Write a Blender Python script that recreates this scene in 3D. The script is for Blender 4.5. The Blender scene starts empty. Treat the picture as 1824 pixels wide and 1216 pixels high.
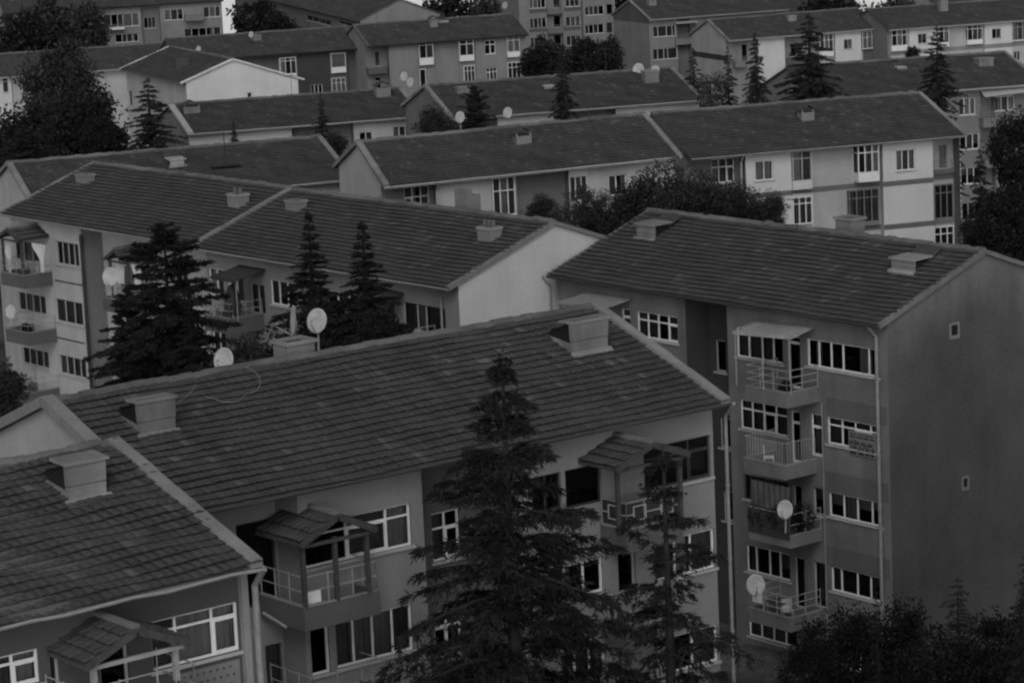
import bpy, math, random
import numpy as np
random.seed(7)
PI = math.pi
scene = bpy.context.scene
col = scene.collection

# ------------------------------------------------------------------ camera
CX, CY, F = 912.0, 608.0, 5200.0          # photograph is 1824 x 1216
CAMZ = 36.0
PIT, ROLL, YAW = math.radians(10.24), math.radians(-2.593), math.radians(-38.1)
_f = np.array([0, math.cos(PIT), -math.sin(PIT)]); _r = np.array([1.0, 0, 0]); _u = np.cross(_r, _f)
_r2 = math.cos(ROLL) * _r + math.sin(ROLL) * _u
_u2 = -math.sin(ROLL) * _r + math.cos(ROLL) * _u
_Z = np.array([[math.cos(YAW), -math.sin(YAW), 0], [math.sin(YAW), math.cos(YAW), 0], [0, 0, 1.0]])
CM = np.stack([_Z @ _r2, _Z @ _u2, _Z @ _f])
CO = np.array([0, 0, CAMZ])

def ray(u, v):
    return CM.T @ np.array([(u - CX) / F, -(v - CY) / F, 1.0])

def at(u, v, D):
    return CO + ray(u, v) * D

def ground_z(x, y):
    d = np.hypot(x, y)
    z = -3.0 * np.clip((d - 140) / 120.0, 0, 1) - 0.11 * np.clip(d - 500, 0, 1e9)
    return z + 0.35 * np.sin(x * 0.05) * np.cos(y * 0.043) * np.clip(d / 60, 0, 1)

cam = bpy.data.cameras.new('camera')
cam.sensor_width = 36.0; cam.sensor_fit = 'HORIZONTAL'
cam.lens = F / 1824.0 * 36.0
cam.clip_start = 1.0; cam.clip_end = 20000.0
camo = bpy.data.objects.new('camera', cam); col.objects.link(camo)
from mathutils import Matrix, Vector
camo.matrix_world = Matrix(((CM[0][0], CM[1][0], -CM[2][0], 0), (CM[0][1], CM[1][1], -CM[2][1], 0),
                            (CM[0][2], CM[1][2], -CM[2][2], CAMZ), (0, 0, 0, 1)))
scene.camera = camo

# ------------------------------------------------------------------ materials (all greys: a black and white place)
MATS = {}
def nodes(name):
    m = bpy.data.materials.new(name); m.use_nodes = True
    nt = m.node_tree; b = nt.nodes['Principled BSDF']
    MATS[name] = m
    return m, nt, b

def g(v): return (v, v, v, 1)

def ramp(nt, fac, a, b, p0=0.3, p1=0.7):
    r = nt.nodes.new('ShaderNodeValToRGB'); nt.links.new(fac, r.inputs[0])
    r.color_ramp.elements[0].position = p0; r.color_ramp.elements[1].position = p1
    r.color_ramp.elements[0].color = g(a); r.color_ramp.elements[1].color = g(b)
    return r.outputs[0]

def noise(nt, scale, detail=4, vec=None, rough=0.6):
    n = nt.nodes.new('ShaderNodeTexNoise'); n.inputs['Scale'].default_value = scale
    n.inputs['Detail'].default_value = detail; n.inputs['Roughness'].default_value = rough
    if vec is not None: nt.links.new(vec, n.inputs['Vector'])
    return n.outputs[0]

def mul(nt, a, b):
    m = nt.nodes.new('ShaderNodeMix'); m.data_type = 'RGBA'; m.blend_type = 'MULTIPLY'
    m.inputs[0].default_value = 1.0
    nt.links.new(a, m.inputs[6]); nt.links.new(b, m.inputs[7])
    return m.outputs[2]

def coords(nt, stretch=None):
    t = nt.nodes.new('ShaderNodeTexCoord'); o = t.outputs['Object']
    if stretch:
        mp = nt.nodes.new('ShaderNodeMapping'); mp.inputs['Scale'].default_value = stretch
        nt.links.new(o, mp.inputs['Vector']); o = mp.outputs[0]
    return o

def plaster(name, v, dirt=0.86, streak=0.93, rough=0.85, bump=0.25):
    """rendered wall: blotches, rain streaks and fine grain"""
    m, nt, b = nodes(name)
    c = ramp(nt, noise(nt, 0.35, 6, coords(nt)), v * dirt, v * 1.06, 0.32, 0.62)
    s = ramp(nt, noise(nt, 1.0, 5, coords(nt, (0.9, 0.9, 0.08))), streak, 1.04, 0.33, 0.55)
    f = ramp(nt, noise(nt, 9.0, 3, coords(nt)), 0.93, 1.06)
    c = mul(nt, mul(nt, c, s), f)
    nt.links.new(c, b.inputs['Base Color']); b.inputs['Roughness'].default_value = rough
    b.inputs['Specular IOR Level'].default_value = 0.2
    bp = nt.nodes.new('ShaderNodeBump'); bp.inputs['Strength'].default_value = bump; bp.inputs['Distance'].default_value = 0.02
    nt.links.new(noise(nt, 14, 5, coords(nt)), bp.inputs['Height']); nt.links.new(bp.outputs[0], b.inputs['Normal'])
    return m

def plain(name, v, rough=0.6, var=0.12, scale=3.0, metal=0.0, spec=0.3):
    m, nt, b = nodes(name)
    c = ramp(nt, noise(nt, scale, 4, coords(nt)), v * (1 - var), v * (1 + var))
    nt.links.new(c, b.inputs['Base Color']); b.inputs['Roughness'].default_value = rough
    b.inputs['Metallic'].default_value = metal; b.inputs['Specular IOR Level'].default_value = spec
    return m

def tilemat(name, v):
    m, nt, b = nodes(name)
    gi = nt.nodes.new('ShaderNodeNewGeometry')
    r = ramp(nt, gi.outputs['Random Per Island'], 0.88, 1.12, 0.0, 1.0)
    odd = ramp(nt, gi.outputs['Random Per Island'], 1.0, 1.45, 0.955, 0.98)
    c = ramp(nt, noise(nt, 0.45, 6, coords(nt)), v * 0.84, v * 1.14, 0.3, 0.68)
    s = ramp(nt, noise(nt, 1.0, 4, coords(nt, (2.2, 0.25, 0.25))), 0.85, 1.1, 0.3, 0.7)
    l = ramp(nt, noise(nt, 11, 5, coords(nt)), 0.72, 1.28, 0.3, 0.7)
    c = mul(nt, mul(nt, mul(nt, mul(nt, c, r), s), l), odd)
    nt.links.new(c, b.inputs['Base Color']); b.inputs['Roughness'].default_value = 0.9
    b.inputs['Specular IOR Level'].default_value = 0.15
    bp = nt.nodes.new('ShaderNodeBump'); bp.inputs['Strength'].default_value = 0.5; bp.inputs['Distance'].default_value = 0.03
    nt.links.new(noise(nt, 10, 4, coords(nt)), bp.inputs['Height']); nt.links.new(bp.outputs[0], b.inputs['Normal'])
    return m

def leafmat(name, v):
    m, nt, b = nodes(name)
    gi = nt.nodes.new('ShaderNodeNewGeometry')
    r = ramp(nt, gi.outputs['Random Per Island'], v * 0.45, v * 1.65, 0.0, 1.0)
    n = ramp(nt, noise(nt, 0.9, 3, coords(nt)), 0.6, 1.35, 0.35, 0.65)
    nt.links.new(mul(nt, r, n), b.inputs['Base Color']); b.inputs['Roughness'].default_value = 0.75
    b.inputs['Specular IOR Level'].default_value = 0.15
    return m

def glassmat(name='glass'):
    m = bpy.data.materials.new(name); m.use_nodes = True; MATS[name] = m
    nt = m.node_tree; nt.nodes.clear()
    out = nt.nodes.new('ShaderNodeOutputMaterial'); mix = nt.nodes.new('ShaderNodeMixShader')
    tr = nt.nodes.new('ShaderNodeBsdfTransparent'); tr.inputs[0].default_value = g(0.62)
    gl = nt.nodes.new('ShaderNodeBsdfGlossy'); gl.inputs['Roughness'].default_value = 0.03; gl.inputs[0].default_value = g(0.8)
    fr = nt.nodes.new('ShaderNodeFresnel'); fr.inputs[0].default_value = 1.5
    bp = nt.nodes.new('ShaderNodeBump'); bp.inputs['Strength'].default_value = 0.08; bp.inputs['Distance'].default_value = 0.05
    nt.links.new(noise(nt, 1.3, 2, coords(nt)), bp.inputs['Height'])
    nt.links.new(bp.outputs[0], gl.inputs['Normal'])
    nt.links.new(fr.outputs[0], mix.inputs[0]); nt.links.new(tr.outputs[0], mix.inputs[1]); nt.links.new(gl.outputs[0], mix.inputs[2])
    nt.links.new(mix.outputs[0], out.inputs['Surface'])
    return m

def stained(name, v_top, v, slope, yr, zr):
    """old render: a paler weathered strip under the verge with a ragged edge, streaked and blotchy below"""
    m, nt, b = nodes(name); o = coords(nt)
    sx = nt.nodes.new('ShaderNodeSeparateXYZ'); nt.links.new(o, sx.inputs[0])
    def mt(op, a, c):
        q = nt.nodes.new('ShaderNodeMath'); q.operation = op
        for i, w in enumerate((a, c)):
            if w is None: continue
            if isinstance(w, (int, float)): q.inputs[i].default_value = w
            else: nt.links.new(w, q.inputs[i])
        return q.outputs[0]
    dy = mt('MULTIPLY', mt('ABSOLUTE', mt('SUBTRACT', sx.outputs[1], yr), None), slope)
    dist = mt('SUBTRACT', zr, mt('ADD', sx.outputs[2], dy))
    n1 = mt('MULTIPLY', noise(nt, 1.0, 5, coords(nt, (.7, .9, .25))), 3.2)
    e = mt('SUBTRACT', mt('ADD', dist, n1), 2.6)
    e = mt('MULTIPLY', mt('ADD', e, .9), .4); c = ramp(nt, e, v_top, v, 0.1, 0.9)
    bl = ramp(nt, noise(nt, .28, 6, coords(nt)), .74, 1.12, .3, .68)
    st = ramp(nt, noise(nt, 1.0, 5, coords(nt, (1.3, 1.3, .10))), .92, 1.03, .33, .6)
    c = mul(nt, mul(nt, mul(nt, c, bl), st), ramp(nt, noise(nt, 8, 4, coords(nt)), .88, 1.12))
    nt.links.new(c, b.inputs['Base Color']); b.inputs['Roughness'].default_value = .9; b.inputs['Specular IOR Level'].default_value = .15

tilemat('tile', 0.065); tilemat('tile_far', 0.062); tilemat('tile_dark', 0.06)
plaster('ridge', 0.13, 0.55, 0.8)
plaster('w_mid', 0.20); plaster('w_light', 0.36); plaster('w_pale', 0.45, 0.92, 0.96); plaster('w_white', 0.50, 0.92, 0.96)
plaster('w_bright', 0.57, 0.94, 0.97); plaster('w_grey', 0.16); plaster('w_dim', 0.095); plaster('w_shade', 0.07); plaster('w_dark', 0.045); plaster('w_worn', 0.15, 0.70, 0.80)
plaster('concrete', 0.20, 0.7, 0.75); plaster('coping', 0.22, 0.65, 0.8); plaster('chim', 0.20, 0.55, 0.75)
plain('white', 0.64, 0.4, 0.08); plain('offwhite', 0.34, 0.5, 0.12); plain('fascia', 0.22, 0.6, 0.15); plain('pipe', 0.2, 0.45, 0.2)
plain('dark', 0.03, 0.7); plain('void', 0.008, 0.9); plain('wood', 0.05, 0.75, 0.3, 6); plain('steel', 0.3, 0.4, 0.2)
plain('rail', 0.26, 0.5, 0.2); plain('dish', 0.36, 0.5, 0.2, 4); plain('curt', 0.42, 0.9, 0.15, 1.2); plain('curt_m', 0.27, 0.9, 0.2, 1.5); plain('curt_d', 0.15, 0.9, 0.2, 1.2)
plain('drape', 0.07, 0.9, 0.3, 1.2); plain('cloth', 0.42, 0.9, 0.1, 2); plain('cloth_d', 0.035, 0.9, 0.2, 2); plain('bark', 0.018, 0.9, 0.35, 5); plain('tin', 0.34, 0.45, 0.2, 2)
plain('band', 0.12, 0.85, 0.15, 1.0); plain('blue_awn', 0.30, 0.8, 0.15, 1.0); plain('ink', 0.025, 0.8); plain('soil', 0.03, 0.9)
leafmat('needle', 0.0145); leafmat('needle_far', 0.026); leafmat('leaf', 0.028); leafmat('leaf_lt', 0.05); leafmat('leaf_dk', 0.013); leafmat('leaf_dim', 0.005)  # leaf_dim: darker leaf copy with the lower right corner's fall-off in its colour
glassmat()

def MT(n): return MATS[n]

# ------------------------------------------------------------------ mesh helper
class MB:
    def __init__(s): s.v = []; s.f = []; s.m = []; s.names = []; s.chunks = []
    def mi(s, n):
        if n not in s.names: s.names.append(n)
        return s.names.index(n)
    def quad(s, a, b, c, d, m):
        i = len(s.v); s.v += [a, b, c, d]; s.f.append((i, i + 1, i + 2, i + 3)); s.m.append(s.mi(m))
    def poly(s, pts, m):
        i = len(s.v); s.v += list(pts); s.f.append(tuple(range(i, i + len(pts)))); s.m.append(s.mi(m))
    def hexa(s, p, m):
        i = len(s.v); s.v += list(p); k = s.mi(m)
        for q in ((0, 3, 2, 1), (4, 5, 6, 7), (0, 1, 5, 4), (1, 2, 6, 5), (2, 3, 7, 6), (3, 0, 4, 7)):
            s.f.append(tuple(i + j for j in q)); s.m.append(k)
    def box(s, x0, x1, y0, y1, z0, z1, m):
        s.hexa([(x0, y0, z0), (x1, y0, z0), (x1, y1, z0), (x0, y1, z0), (x0, y0, z1), (x1, y0, z1), (x1, y1, z1), (x0, y1, z1)], m)
    def beam(s, p, q, w, h, m, up=(0, 0, 1)):
        p = np.array(p, float); q = np.array(q, float); d = q - p; d /= np.linalg.norm(d)
        up = np.array(up, float)
        if abs(np.dot(up, d)) > 0.98: up = np.array([1.0, 0, 0])
        sd = np.cross(d, up); sd /= np.linalg.norm(sd); u = np.cross(sd, d)
        c = []
        for o in (p, q):
            for a, b in ((-1, -1), (1, -1), (1, 1), (-1, 1)):
                c.append(tuple(o + sd * a * w / 2 + u * b * h / 2))
        s.hexa(c, m)
    def tube(s, pts, r, m, n=8, cap=True):
        pts = [np.array(p, float) for p in pts]; k = s.mi(m); base = len(s.v); N = len(pts)
        rr = r if isinstance(r, (list, tuple)) else [r] * N
        ref = None
        for j, p in enumerate(pts):
            d = pts[min(j + 1, N - 1)] - pts[max(j - 1, 0)]; d /= (np.linalg.norm(d) + 1e-9)
            a = np.array([0, 0, 1.0]) if abs(d[2]) < 0.9 else np.array([1.0, 0, 0])
            if ref is not None: a = ref
            x = np.cross(d, a); x /= (np.linalg.norm(x) + 1e-9); y = np.cross(d, x); ref = np.cross(x, d)
            for i in range(n):
                t = 2 * PI * i / n
                s.v.append(tuple(p + rr[j] * (math.cos(t) * x + math.sin(t) * y)))
        for j in range(N - 1):
            for i in range(n):
                a = base + j * n + i; b = base + j * n + (i + 1) % n
                s.f.append((a, b, b + n, a + n)); s.m.append(k)
        if cap:
            s.f.append(tuple(base + i for i in range(n))[::-1]); s.m.append(k)
            s.f.append(tuple(base + (N - 1) * n + i for i in range(n))); s.m.append(k)
    def arr(s, V, Fq, m):
        """numpy verts and faces"""
        i = len(s.v); s.v += [tuple(p) for p in V]; k = s.mi(m)
        s.f += [tuple(int(j) + i for j in q) for q in Fq]; s.m += [k] * len(Fq)
    def build(s, name, parent=None, T=None, smooth=False):
        me = bpy.data.meshes.new(name)
        V = s.v if T is None else [T(p) for p in s.v]
        me.from_pydata(V, [], s.f)
        for n in s.names: me.materials.append(MT(n))
        me.polygons.foreach_set('material_index', s.m)
        if smooth: me.polygons.foreach_set('use_smooth', [True] * len(s.f))
        me.update()
        o = bpy.data.objects.new(name, me); col.objects.link(o)
        if parent is not None: o.parent = parent
        return o

def tag(o, label=None, cat=None, group=None, kind=None):
    if label: o['label'] = label
    if cat: o['category'] = cat
    if group: o['group'] = group
    if kind: o['kind'] = kind
    return o

def empty(name, loc, rz=0.0):
    o = bpy.data.objects.new(name, None); col.objects.link(o)
    o.location = loc; o.rotation_euler = (0, 0, rz); o.empty_display_size = 0.3
    return o

rng = np.random.default_rng(11)
def tiles(mb, P0, ux, us, un, lx, ls, m, tw=0.26, th=0.352, rib=0.02, lift=0.075, sag=0.0):
    """courses of separate roof tiles on the plane P0 + x*ux + s*us, each tile one mesh island"""
    P0, ux, us, un = (np.array(a, float) for a in (P0, ux, us, un))
    nx = max(2, round(lx / tw)); ns = max(2, round(ls / th)); tw = lx / nx; th = ls / ns
    I, J = np.meshgrid(np.arange(ns), np.arange(nx), indexing='ij'); I = I.ravel(); J = J.ravel(); n = len(I)
    xs = np.array([0.0, 0.5, 0.985]); hr = np.array([0.0, rib, 0.0])
    lo = rng.normal(0, 0.007, n) + rng.normal(0, 0.008, ns)[I] + .014 * np.sin(J * tw * .8 + I * 1.7) * min(1, ls)
    li = lift + rng.normal(0, 0.004, n); sk = rng.normal(0, 0.003, n)
    V = np.zeros((n, 9, 3))
    wob = (0.022 * np.sin(J * tw * 0.55 + 1.3) + .015 * np.sin(J * tw * 1.7 + I * .9)) * sag
    for r in range(3):
        for c in range(3):
            x = (J + xs[c]) * tw
            if r == 0: s_ = I * th + lo + sk * (c - 1); h = li + hr[c]          # lower edge, on top
            elif r == 1: s_ = (I + 1) * th + 0.06; h = 0.004 + hr[c] * 0.5       # upper edge, under the next course
            else: s_ = I * th + lo + sk * (c - 1) + .012; h = li - 0.03 + hr[c]   # lower edge of the tile's thickness, open below
            V[:, r * 3 + c, :] = P0 + np.outer(x, ux) + np.outer(s_, us) + np.outer(h + wob, un)
    b = (np.arange(n) * 9)[:, None]
    q = np.concatenate([b + np.array([[0, 1, 4, 3]]), b + np.array([[1, 2, 5, 4]]), b + np.array([[6, 7, 1, 0]]), b + np.array([[7, 8, 2, 1]])])
    mb.arr(V.reshape(-1, 3), q, m)

# ------------------------------------------------------------------ apartment block
class Block:
    def __init__(s, label, yaw, ridge=None, eave=None, side='r', D=None, L=None, w=6.2, ov=0.6, slope=None, gov=0.2,
                 group='apartment blocks of the estate', k=None, wb=None):
        s.wb = w if wb is None else wb
        th = math.radians(yaw); s.a = np.array([math.cos(th), math.sin(th), 0]); s.b = np.array([-math.sin(th), math.cos(th), 0])
        s.w, s.ov, s.gov, s.th = w, ov, gov, th
        if D is None:                     # solve the distance from the verge seen in the photo and the known depth of the block
            rl, rr = ridge; r0 = rl if side == 'l' else rr; r1 = rr if side == 'l' else rl
            A = np.stack([ray(*r0), -ray(*eave), -np.array([0, 0, 1.0])], 1)
            Dr, kk, h = np.linalg.solve(A, w * s.b)
            Pr = CO + ray(*r0) * Dr
            # other ridge end on the vertical plane of the ridge
            d = ray(*r1); t = np.dot(Pr - CO, s.b) / np.dot(d, s.b); Q = CO + d * t
            L_ = abs(np.dot(Q - Pr, s.a)); sl = h / w
            zl, zr_ = (Pr[2], Q[2]) if side == 'l' else (Q[2], Pr[2])
            Pl = Pr if side == 'l' else Q
        else:
            E = CO + ray(*eave) * D; sl = slope; L_ = L + 2 * gov
            Pe = E if side == 'l' else E - s.a * L_
            Pl = Pe + s.b * w + np.array([0, 0, sl * w]); zl = zr_ = Pl[2]
        s.slope = sl; s.Lr = L_; s.L = L_ - 2 * gov
        s.k = (zr_ - zl) / L_ if k is None else k
        org = Pl + s.a * gov - s.b * (w - ov)
        gz = float(ground_z(org[0], org[1])) - 0.4
        s.org = np.array([org[0], org[1], gz])
        s.zr = zl + s.k * gov - gz; s.ze = s.zr - sl * w; s.yr = w - ov
        s.root = empty('apartment_block', tuple(s.org), th); tag(s.root, label, 'apartment block', group)
        s.segs = []; s.roof = None; s.dep = s.yr + s.wb - ov
        s.Lc = s.org
    def T(s, p): return (p[0], p[1], p[2] + s.k * p[0])
    def px(s, u, v, y=0.0):
        d = ray(u, v); o = CO - s.org; ob = np.dot(o, s.b); db = np.dot(d, s.b); t = (y - ob) / db
        P = o + d * t; x = np.dot(P, s.a); return x, P[2] - s.k * x
    def roofpx(s, u, v):
        d = ray(u, v); o = CO - s.org
        # plane z - k x - slope*(y+ov) - ze = 0
        def fn(P): return P[2] - s.k * np.dot(P, s.a) - s.slope * (np.dot(P, s.b) + s.ov) - s.ze
        f0 = fn(o); f1 = fn(o + d); t = -f0 / (f1 - f0); P = o + d * t
        return np.dot(P, s.a), np.dot(P, s.b)
    def zs(s, y):                                   # top of tiles plane at depth y
        return s.zr - s.slope * abs(y - s.yr)
    def part(s, mb, name, parent=None, smooth=False):
        return mb.build(name, s.root if parent is None else parent, s.T, smooth)
    def world(s, x, y, z):
        return s.org + s.a * x + s.b * y + np.array([0, 0, z + s.k * x])
    # --- facade
    def seg(s, x0, x1, y=0.0, m='w_mid', zt=None, zb=0.0):
        s.segs.append(dict(x0=x0, x1=x1, y=y, m=m, holes=[], zt=zt, zb=zb)); return s.segs[-1]
    def segs_px(s, lst):
        """lst of (u, v, y, material) for the right hand edge of every segment, left to right"""
        x = 0.0
        for it in lst:
            u, v, y, m = it[:4]; yb = it[4] if len(it) > 4 and it[4] is not None else y
            x1 = s.L if u is None else s.px(u, v, yb)[0]
            x1 = min(max(x1, x + 0.05), s.L); s.seg(x, x1, y, m)['ret'] = it[5] if len(it) > 5 else m; x = x1
    def find(s, x):
        if not s.segs: s.seg(0, s.L, 0.0, 'w_light')
        for q in s.segs:
            if q['x0'] <= x <= q['x1']: return q
        return s.segs[-1] if x > 0 else s.segs[0]
    def win(s, tl, br, cols=2, tr=0.0, cur='', fr='white', sill=True, yy=None, fw=0.06, label=None, size=None, topc=None):
        q = None
        y = yy
        if y is None:
            xm, _ = s.px((tl[0] + br[0]) / 2, (tl[1] + br[1]) / 2, 0.0); q = s.find(xm); y = q['y']
            xm, _ = s.px((tl[0] + br[0]) / 2, (tl[1] + br[1]) / 2, y); q = s.find(xm); y = q['y']
        x0, z1 = s.px(tl[0], tl[1], y); x1, z0 = s.px(br[0], br[1], y)
        return s.winl(x0, x1, z0, z1, y, cols, tr, cur, fr, sill, fw, label, q)
    def winl(s, x0, x1, z0, z1, y, cols=2, tr=0.0, cur='', fr='white', sill=True, fw=0.06, label=None, q=None):
        if q is None: q = s.find((x0 + x1) / 2)
        x0 = max(x0, q['x0'] + 0.06); x1 = min(x1, q['x1'] - 0.06)
        if x1 - x0 < 0.25: x1 = x0 + 0.25
        if z1 - z0 < 0.25: z1 = z0 + 0.25
        ztop = s.ze + s.slope * (y + s.ov) - 0.22
        if z1 > ztop: z1 = ztop
        for hh in q['holes']:            # keep neighbouring openings apart
            if hh[0] < x1 and hh[1] > x0 and hh[2] < z1 and hh[3] > z0:
                if x0 < hh[0]: x1 = min(x1, hh[0] - 0.02)
                elif x1 > hh[1]: x0 = max(x0, hh[1] + 0.02)
        q['holes'].append((x0, x1, z0, z1))
        fs = cols if isinstance(cols, (list, tuple)) else [i / cols for i in range(1, cols)]
        xs = [x0] + [x0 + (x1 - x0) * f for f in fs] + [x1]
        ya, yb = y + 0.09, y + 0.16
        mb = MB()
        mb.box(x0, x1, ya, yb, z0, z0 + fw, fr); mb.box(x0, x1, ya, yb, z1 - fw, z1, fr)
        mb.box(x0, x0 + fw, ya + .002, yb - .002, z0 + fw, z1 - fw, fr); mb.box(x1 - fw, x1, ya + .002, yb - .002, z0 + fw, z1 - fw, fr)
        for x in xs[1:-1]: mb.box(x - fw / 2, x + fw / 2, ya + .004, yb - .004, z0 + fw, z1 - fw, fr)
        if tr:
            zt = z1 - (z1 - z0) * tr
            mb.box(x0 + fw, x1 - fw, ya + .008, yb - .008, zt - fw / 2, zt + fw / 2, fr)
            # one opening sash, heavier frame
            i = random.randrange(len(xs) - 1); a, b = xs[i] + fw / 2, xs[i + 1] - fw / 2; t = 0.045
            mb.box(a, a + t, ya - .012, ya + .03, z0 + fw, zt - fw / 2, fr); mb.box(b - t, b, ya - .012, ya + .03, z0 + fw, zt - fw / 2, fr)
            mb.box(a + t, b - t, ya - .011, ya + .03, z0 + fw, z0 + fw + t, fr); mb.box(a + t, b - t, ya - .011, ya + .03, zt - fw / 2 - t, zt - fw / 2, fr)
        w = s.part(mb, 'window')
        if label: w['label'] = label
        mb = MB(); mb.quad((x0 + .01, ya + .045, z0 + .01), (x1 - .01, ya + .045, z0 + .01), (x1 - .01, ya + .045, z1 - .01), (x0 + .01, ya + .045, z1 - .01), 'glass')
        s.part(mb, 'pane', w)
        if sill:
            mb = MB(); mb.box(x0 - .08, x1 + .08, y - .07, y + .085, z0 - .08, z0 - .003, 'offwhite'); s.part(mb, 'sill', w)
        if cur:
            mb = MB(); any_ = False
            n = len(xs) - 1
            for i in range(n):
                c = cur[i % len(cur)]
                if c == 'd' and fr != 'dark' and (x1 - x0) > .9 and random.random() < .5: c = random.choice('DDlrBBDGG')
                if c == 'd': continue
                any_ = True
                a, b = xs[i] + .01, xs[i + 1] - .01; mat = 'curt' if c in 'clrb' else 'curt_m' if c == 'G' else 'curt_d'
                if c == 'l': b = a + (b - a) * 0.45
                if c == 'r': a = a + (b - a) * 0.55
                zb = z0 + .02
                if c in 'bB': zb = z0 + (z1 - z0) * random.uniform(.3, .65)
                K = max(6, int((b - a) / 0.07)); ph = random.random() * 6
                for j in range(K):
                    xa = a + (b - a) * j / K; xb = a + (b - a) * (j + 1) / K
                    fn = lambda x: y + .27 + .035 * math.sin(x * 34 + ph) + .02 * math.sin(x * 13 + ph)
                    if c in 'bB': fn = lambda x: y + .25
                    mb.quad((xa, fn(xa), zb), (xb, fn(xb), zb), (xb, fn(xb), z1 - .02), (xa, fn(xa), z1 - .02), mat)
            if any_: s.part(mb, 'curtain', w)
        return w
    def bay(s, tl, br, proj=0.55, cols=2, tr=0.3, base=0.25, cur='c', fr='white', basem='white', left=True, yw=0.0, dim=None):
        """glazed bay / closed balcony standing proud of the wall: panel below, glass above"""
        y = yw - proj
        x0, z1 = s.px(tl[0], tl[1], y); x1, z0 = s.px(br[0], br[1], y)
        z1 = min(z1, s.ze + s.slope * (y + s.ov) - 0.12)
        zb = z0 + (z1 - z0) * base; f = 0.07
        mb = MB()
        mb.box(x0, x1, y, yw + .05, z0, zb, basem)                       # solid panel
        mb.box(x0, x1, y, yw + .05, z1 - .06, z1, fr)
        fs = [i / cols for i in range(0, cols + 1)]
        for i, q in enumerate(fs):
            x = x0 + (x1 - x0) * q; a = x if i == 0 else (x - f if i == cols else x - f / 2)
            mb.box(a, a + f, y + .003, y + .07, zb, z1 - .06, fr)
        mb.box(x0 + f, x1 - f, y + .006, y + .066, zb, zb + .05, fr)
        mb.box(x0, x0 + f, yw - .04, yw + .045, zb, z1 - .06, fr); mb.box(x1 - f, x1, yw - .04, yw + .045, zb, z1 - .06, fr)
        if tr:
            zt = z1 - (z1 - zb) * tr
            mb.box(x0 + f, x1 - f, y + .008, y + .064, zt - .03, zt + .03, fr)
            mb.box(x0 + .006, x0 + f - .006, y + .07, yw - .04, zt - .03, zt + .03, fr)
        w = s.part(mb, 'bay_window')
        mb = MB()
        mb.quad((x0 + .02, y + .04, zb), (x1 - .02, y + .04, zb), (x1 - .02, y + .04, z1 - .03), (x0 + .02, y + .04, z1 - .03), 'glass')
        mb.quad((x0 + .035, yw, zb), (x0 + .035, y + .05, zb), (x0 + .035, y + .05, z1 - .03), (x0 + .035, yw, z1 - .03), 'glass')
        s.part(mb, 'pane', w)
        mb = MB(); mb.box(x0 + .09, x1 - .09, yw - .035, yw - .006, zb, z1 - .07, dim or 'dark');  # dark board behind the glass, painted as the unlit room's shade
        for i in range(cols):
            c = cur[i % len(cur)]
            if c == 'd': continue
            a = x0 + (x1 - x0) * i / cols + .09; b = x0 + (x1 - x0) * (i + 1) / cols - .06
            K = max(5, int((b - a) / .09)); ph = random.random() * 6
            for j in range(K):
                xa = a + (b - a) * j / K; xb = a + (b - a) * (j + 1) / K
                fn = lambda x: y + .17 + .03 * math.sin(x * 30 + ph)
                mb.quad((xa, fn(xa), zb), (xb, fn(xb), zb), (xb, fn(xb), z1 - .08), (xa, fn(xa), z1 - .08), 'curt' if c == 'c' else 'curt_d')
        s.part(mb, 'curtain', w)
        return w
    def panel(s, tl, br, y=None, th=0.05, m='band', name='painted_band', yy=0.0):
        x0, z1 = s.px(tl[0], tl[1], yy); x1, z0 = s.px(br[0], br[1], yy)
        mb = MB(); mb.box(x0, x1, yy - th, yy + .002 + 0.03, z0, z1, m); return s.part(mb, name)
    # --- walls and roof
    def finish(s, wall='w_mid', gl=None, gr=None, back='w_grey', tile='tile', cl=None, cr=None, fascia='fascia', gutter=True, tw=0.26, thh=0.352,
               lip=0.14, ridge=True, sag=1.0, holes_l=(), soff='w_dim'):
        gl = gl or wall; gr = gr or wall
        if not s.segs: s.seg(0, s.L, 0.0, wall)
        mb = MB(); rec = 0.20
        def top(y): return s.ze + s.slope * (y + s.ov) - 0.06 if y < s.yr else s.zs(y) - 0.06
        for i, q in enumerate(s.segs):
            y = q['y']; zt = (q['zt'] if q['zt'] is not None else top(y)); zb = q['zb']
            hs = [(max(h[0], q['x0'] + .02), min(h[1], q['x1'] - .02), max(h[2], zb + .02), min(h[3], zt - .02)) for h in q['holes']]
            hs = [h for h in hs if h[1] - h[0] > .05 and h[3] - h[2] > .05]
            X = sorted(set([q['x0'], q['x1']] + [h[0] for h in hs] + [h[1] for h in hs])); Zs = sorted(set([zb, zt] + [h[2] for h in hs] + [h[3] for h in hs]))
            for a in range(len(X) - 1):
                for b in range(len(Zs) - 1):
                    cx_, cz_ = (X[a] + X[a + 1]) / 2, (Zs[b] + Zs[b + 1]) / 2
                    if any(h[0] < cx_ < h[1] and h[2] < cz_ < h[3] for h in hs): continue
                    mb.quad((X[a], y, Zs[b]), (X[a + 1], y, Zs[b]), (X[a + 1], y, Zs[b + 1]), (X[a], y, Zs[b + 1]), q['m'])
            for h in hs:
                x0, x1, z0, z1 = h
                mb.quad((x0, y, z0), (x0, y + rec, z0), (x0, y + rec, z1), (x0, y, z1), q['m'])
                mb.quad((x1, y + rec, z0), (x1, y, z0), (x1, y, z1), (x1, y + rec, z1), q['m'])
                mb.quad((x0, y + rec, z1), (x1, y + rec, z1), (x1, y, z1), (x0, y, z1), q['m'])
                mb.quad((x0, y, z0), (x1, y, z0), (x1, y + rec, z0), (x0, y + rec, z0), q['m'])
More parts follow.
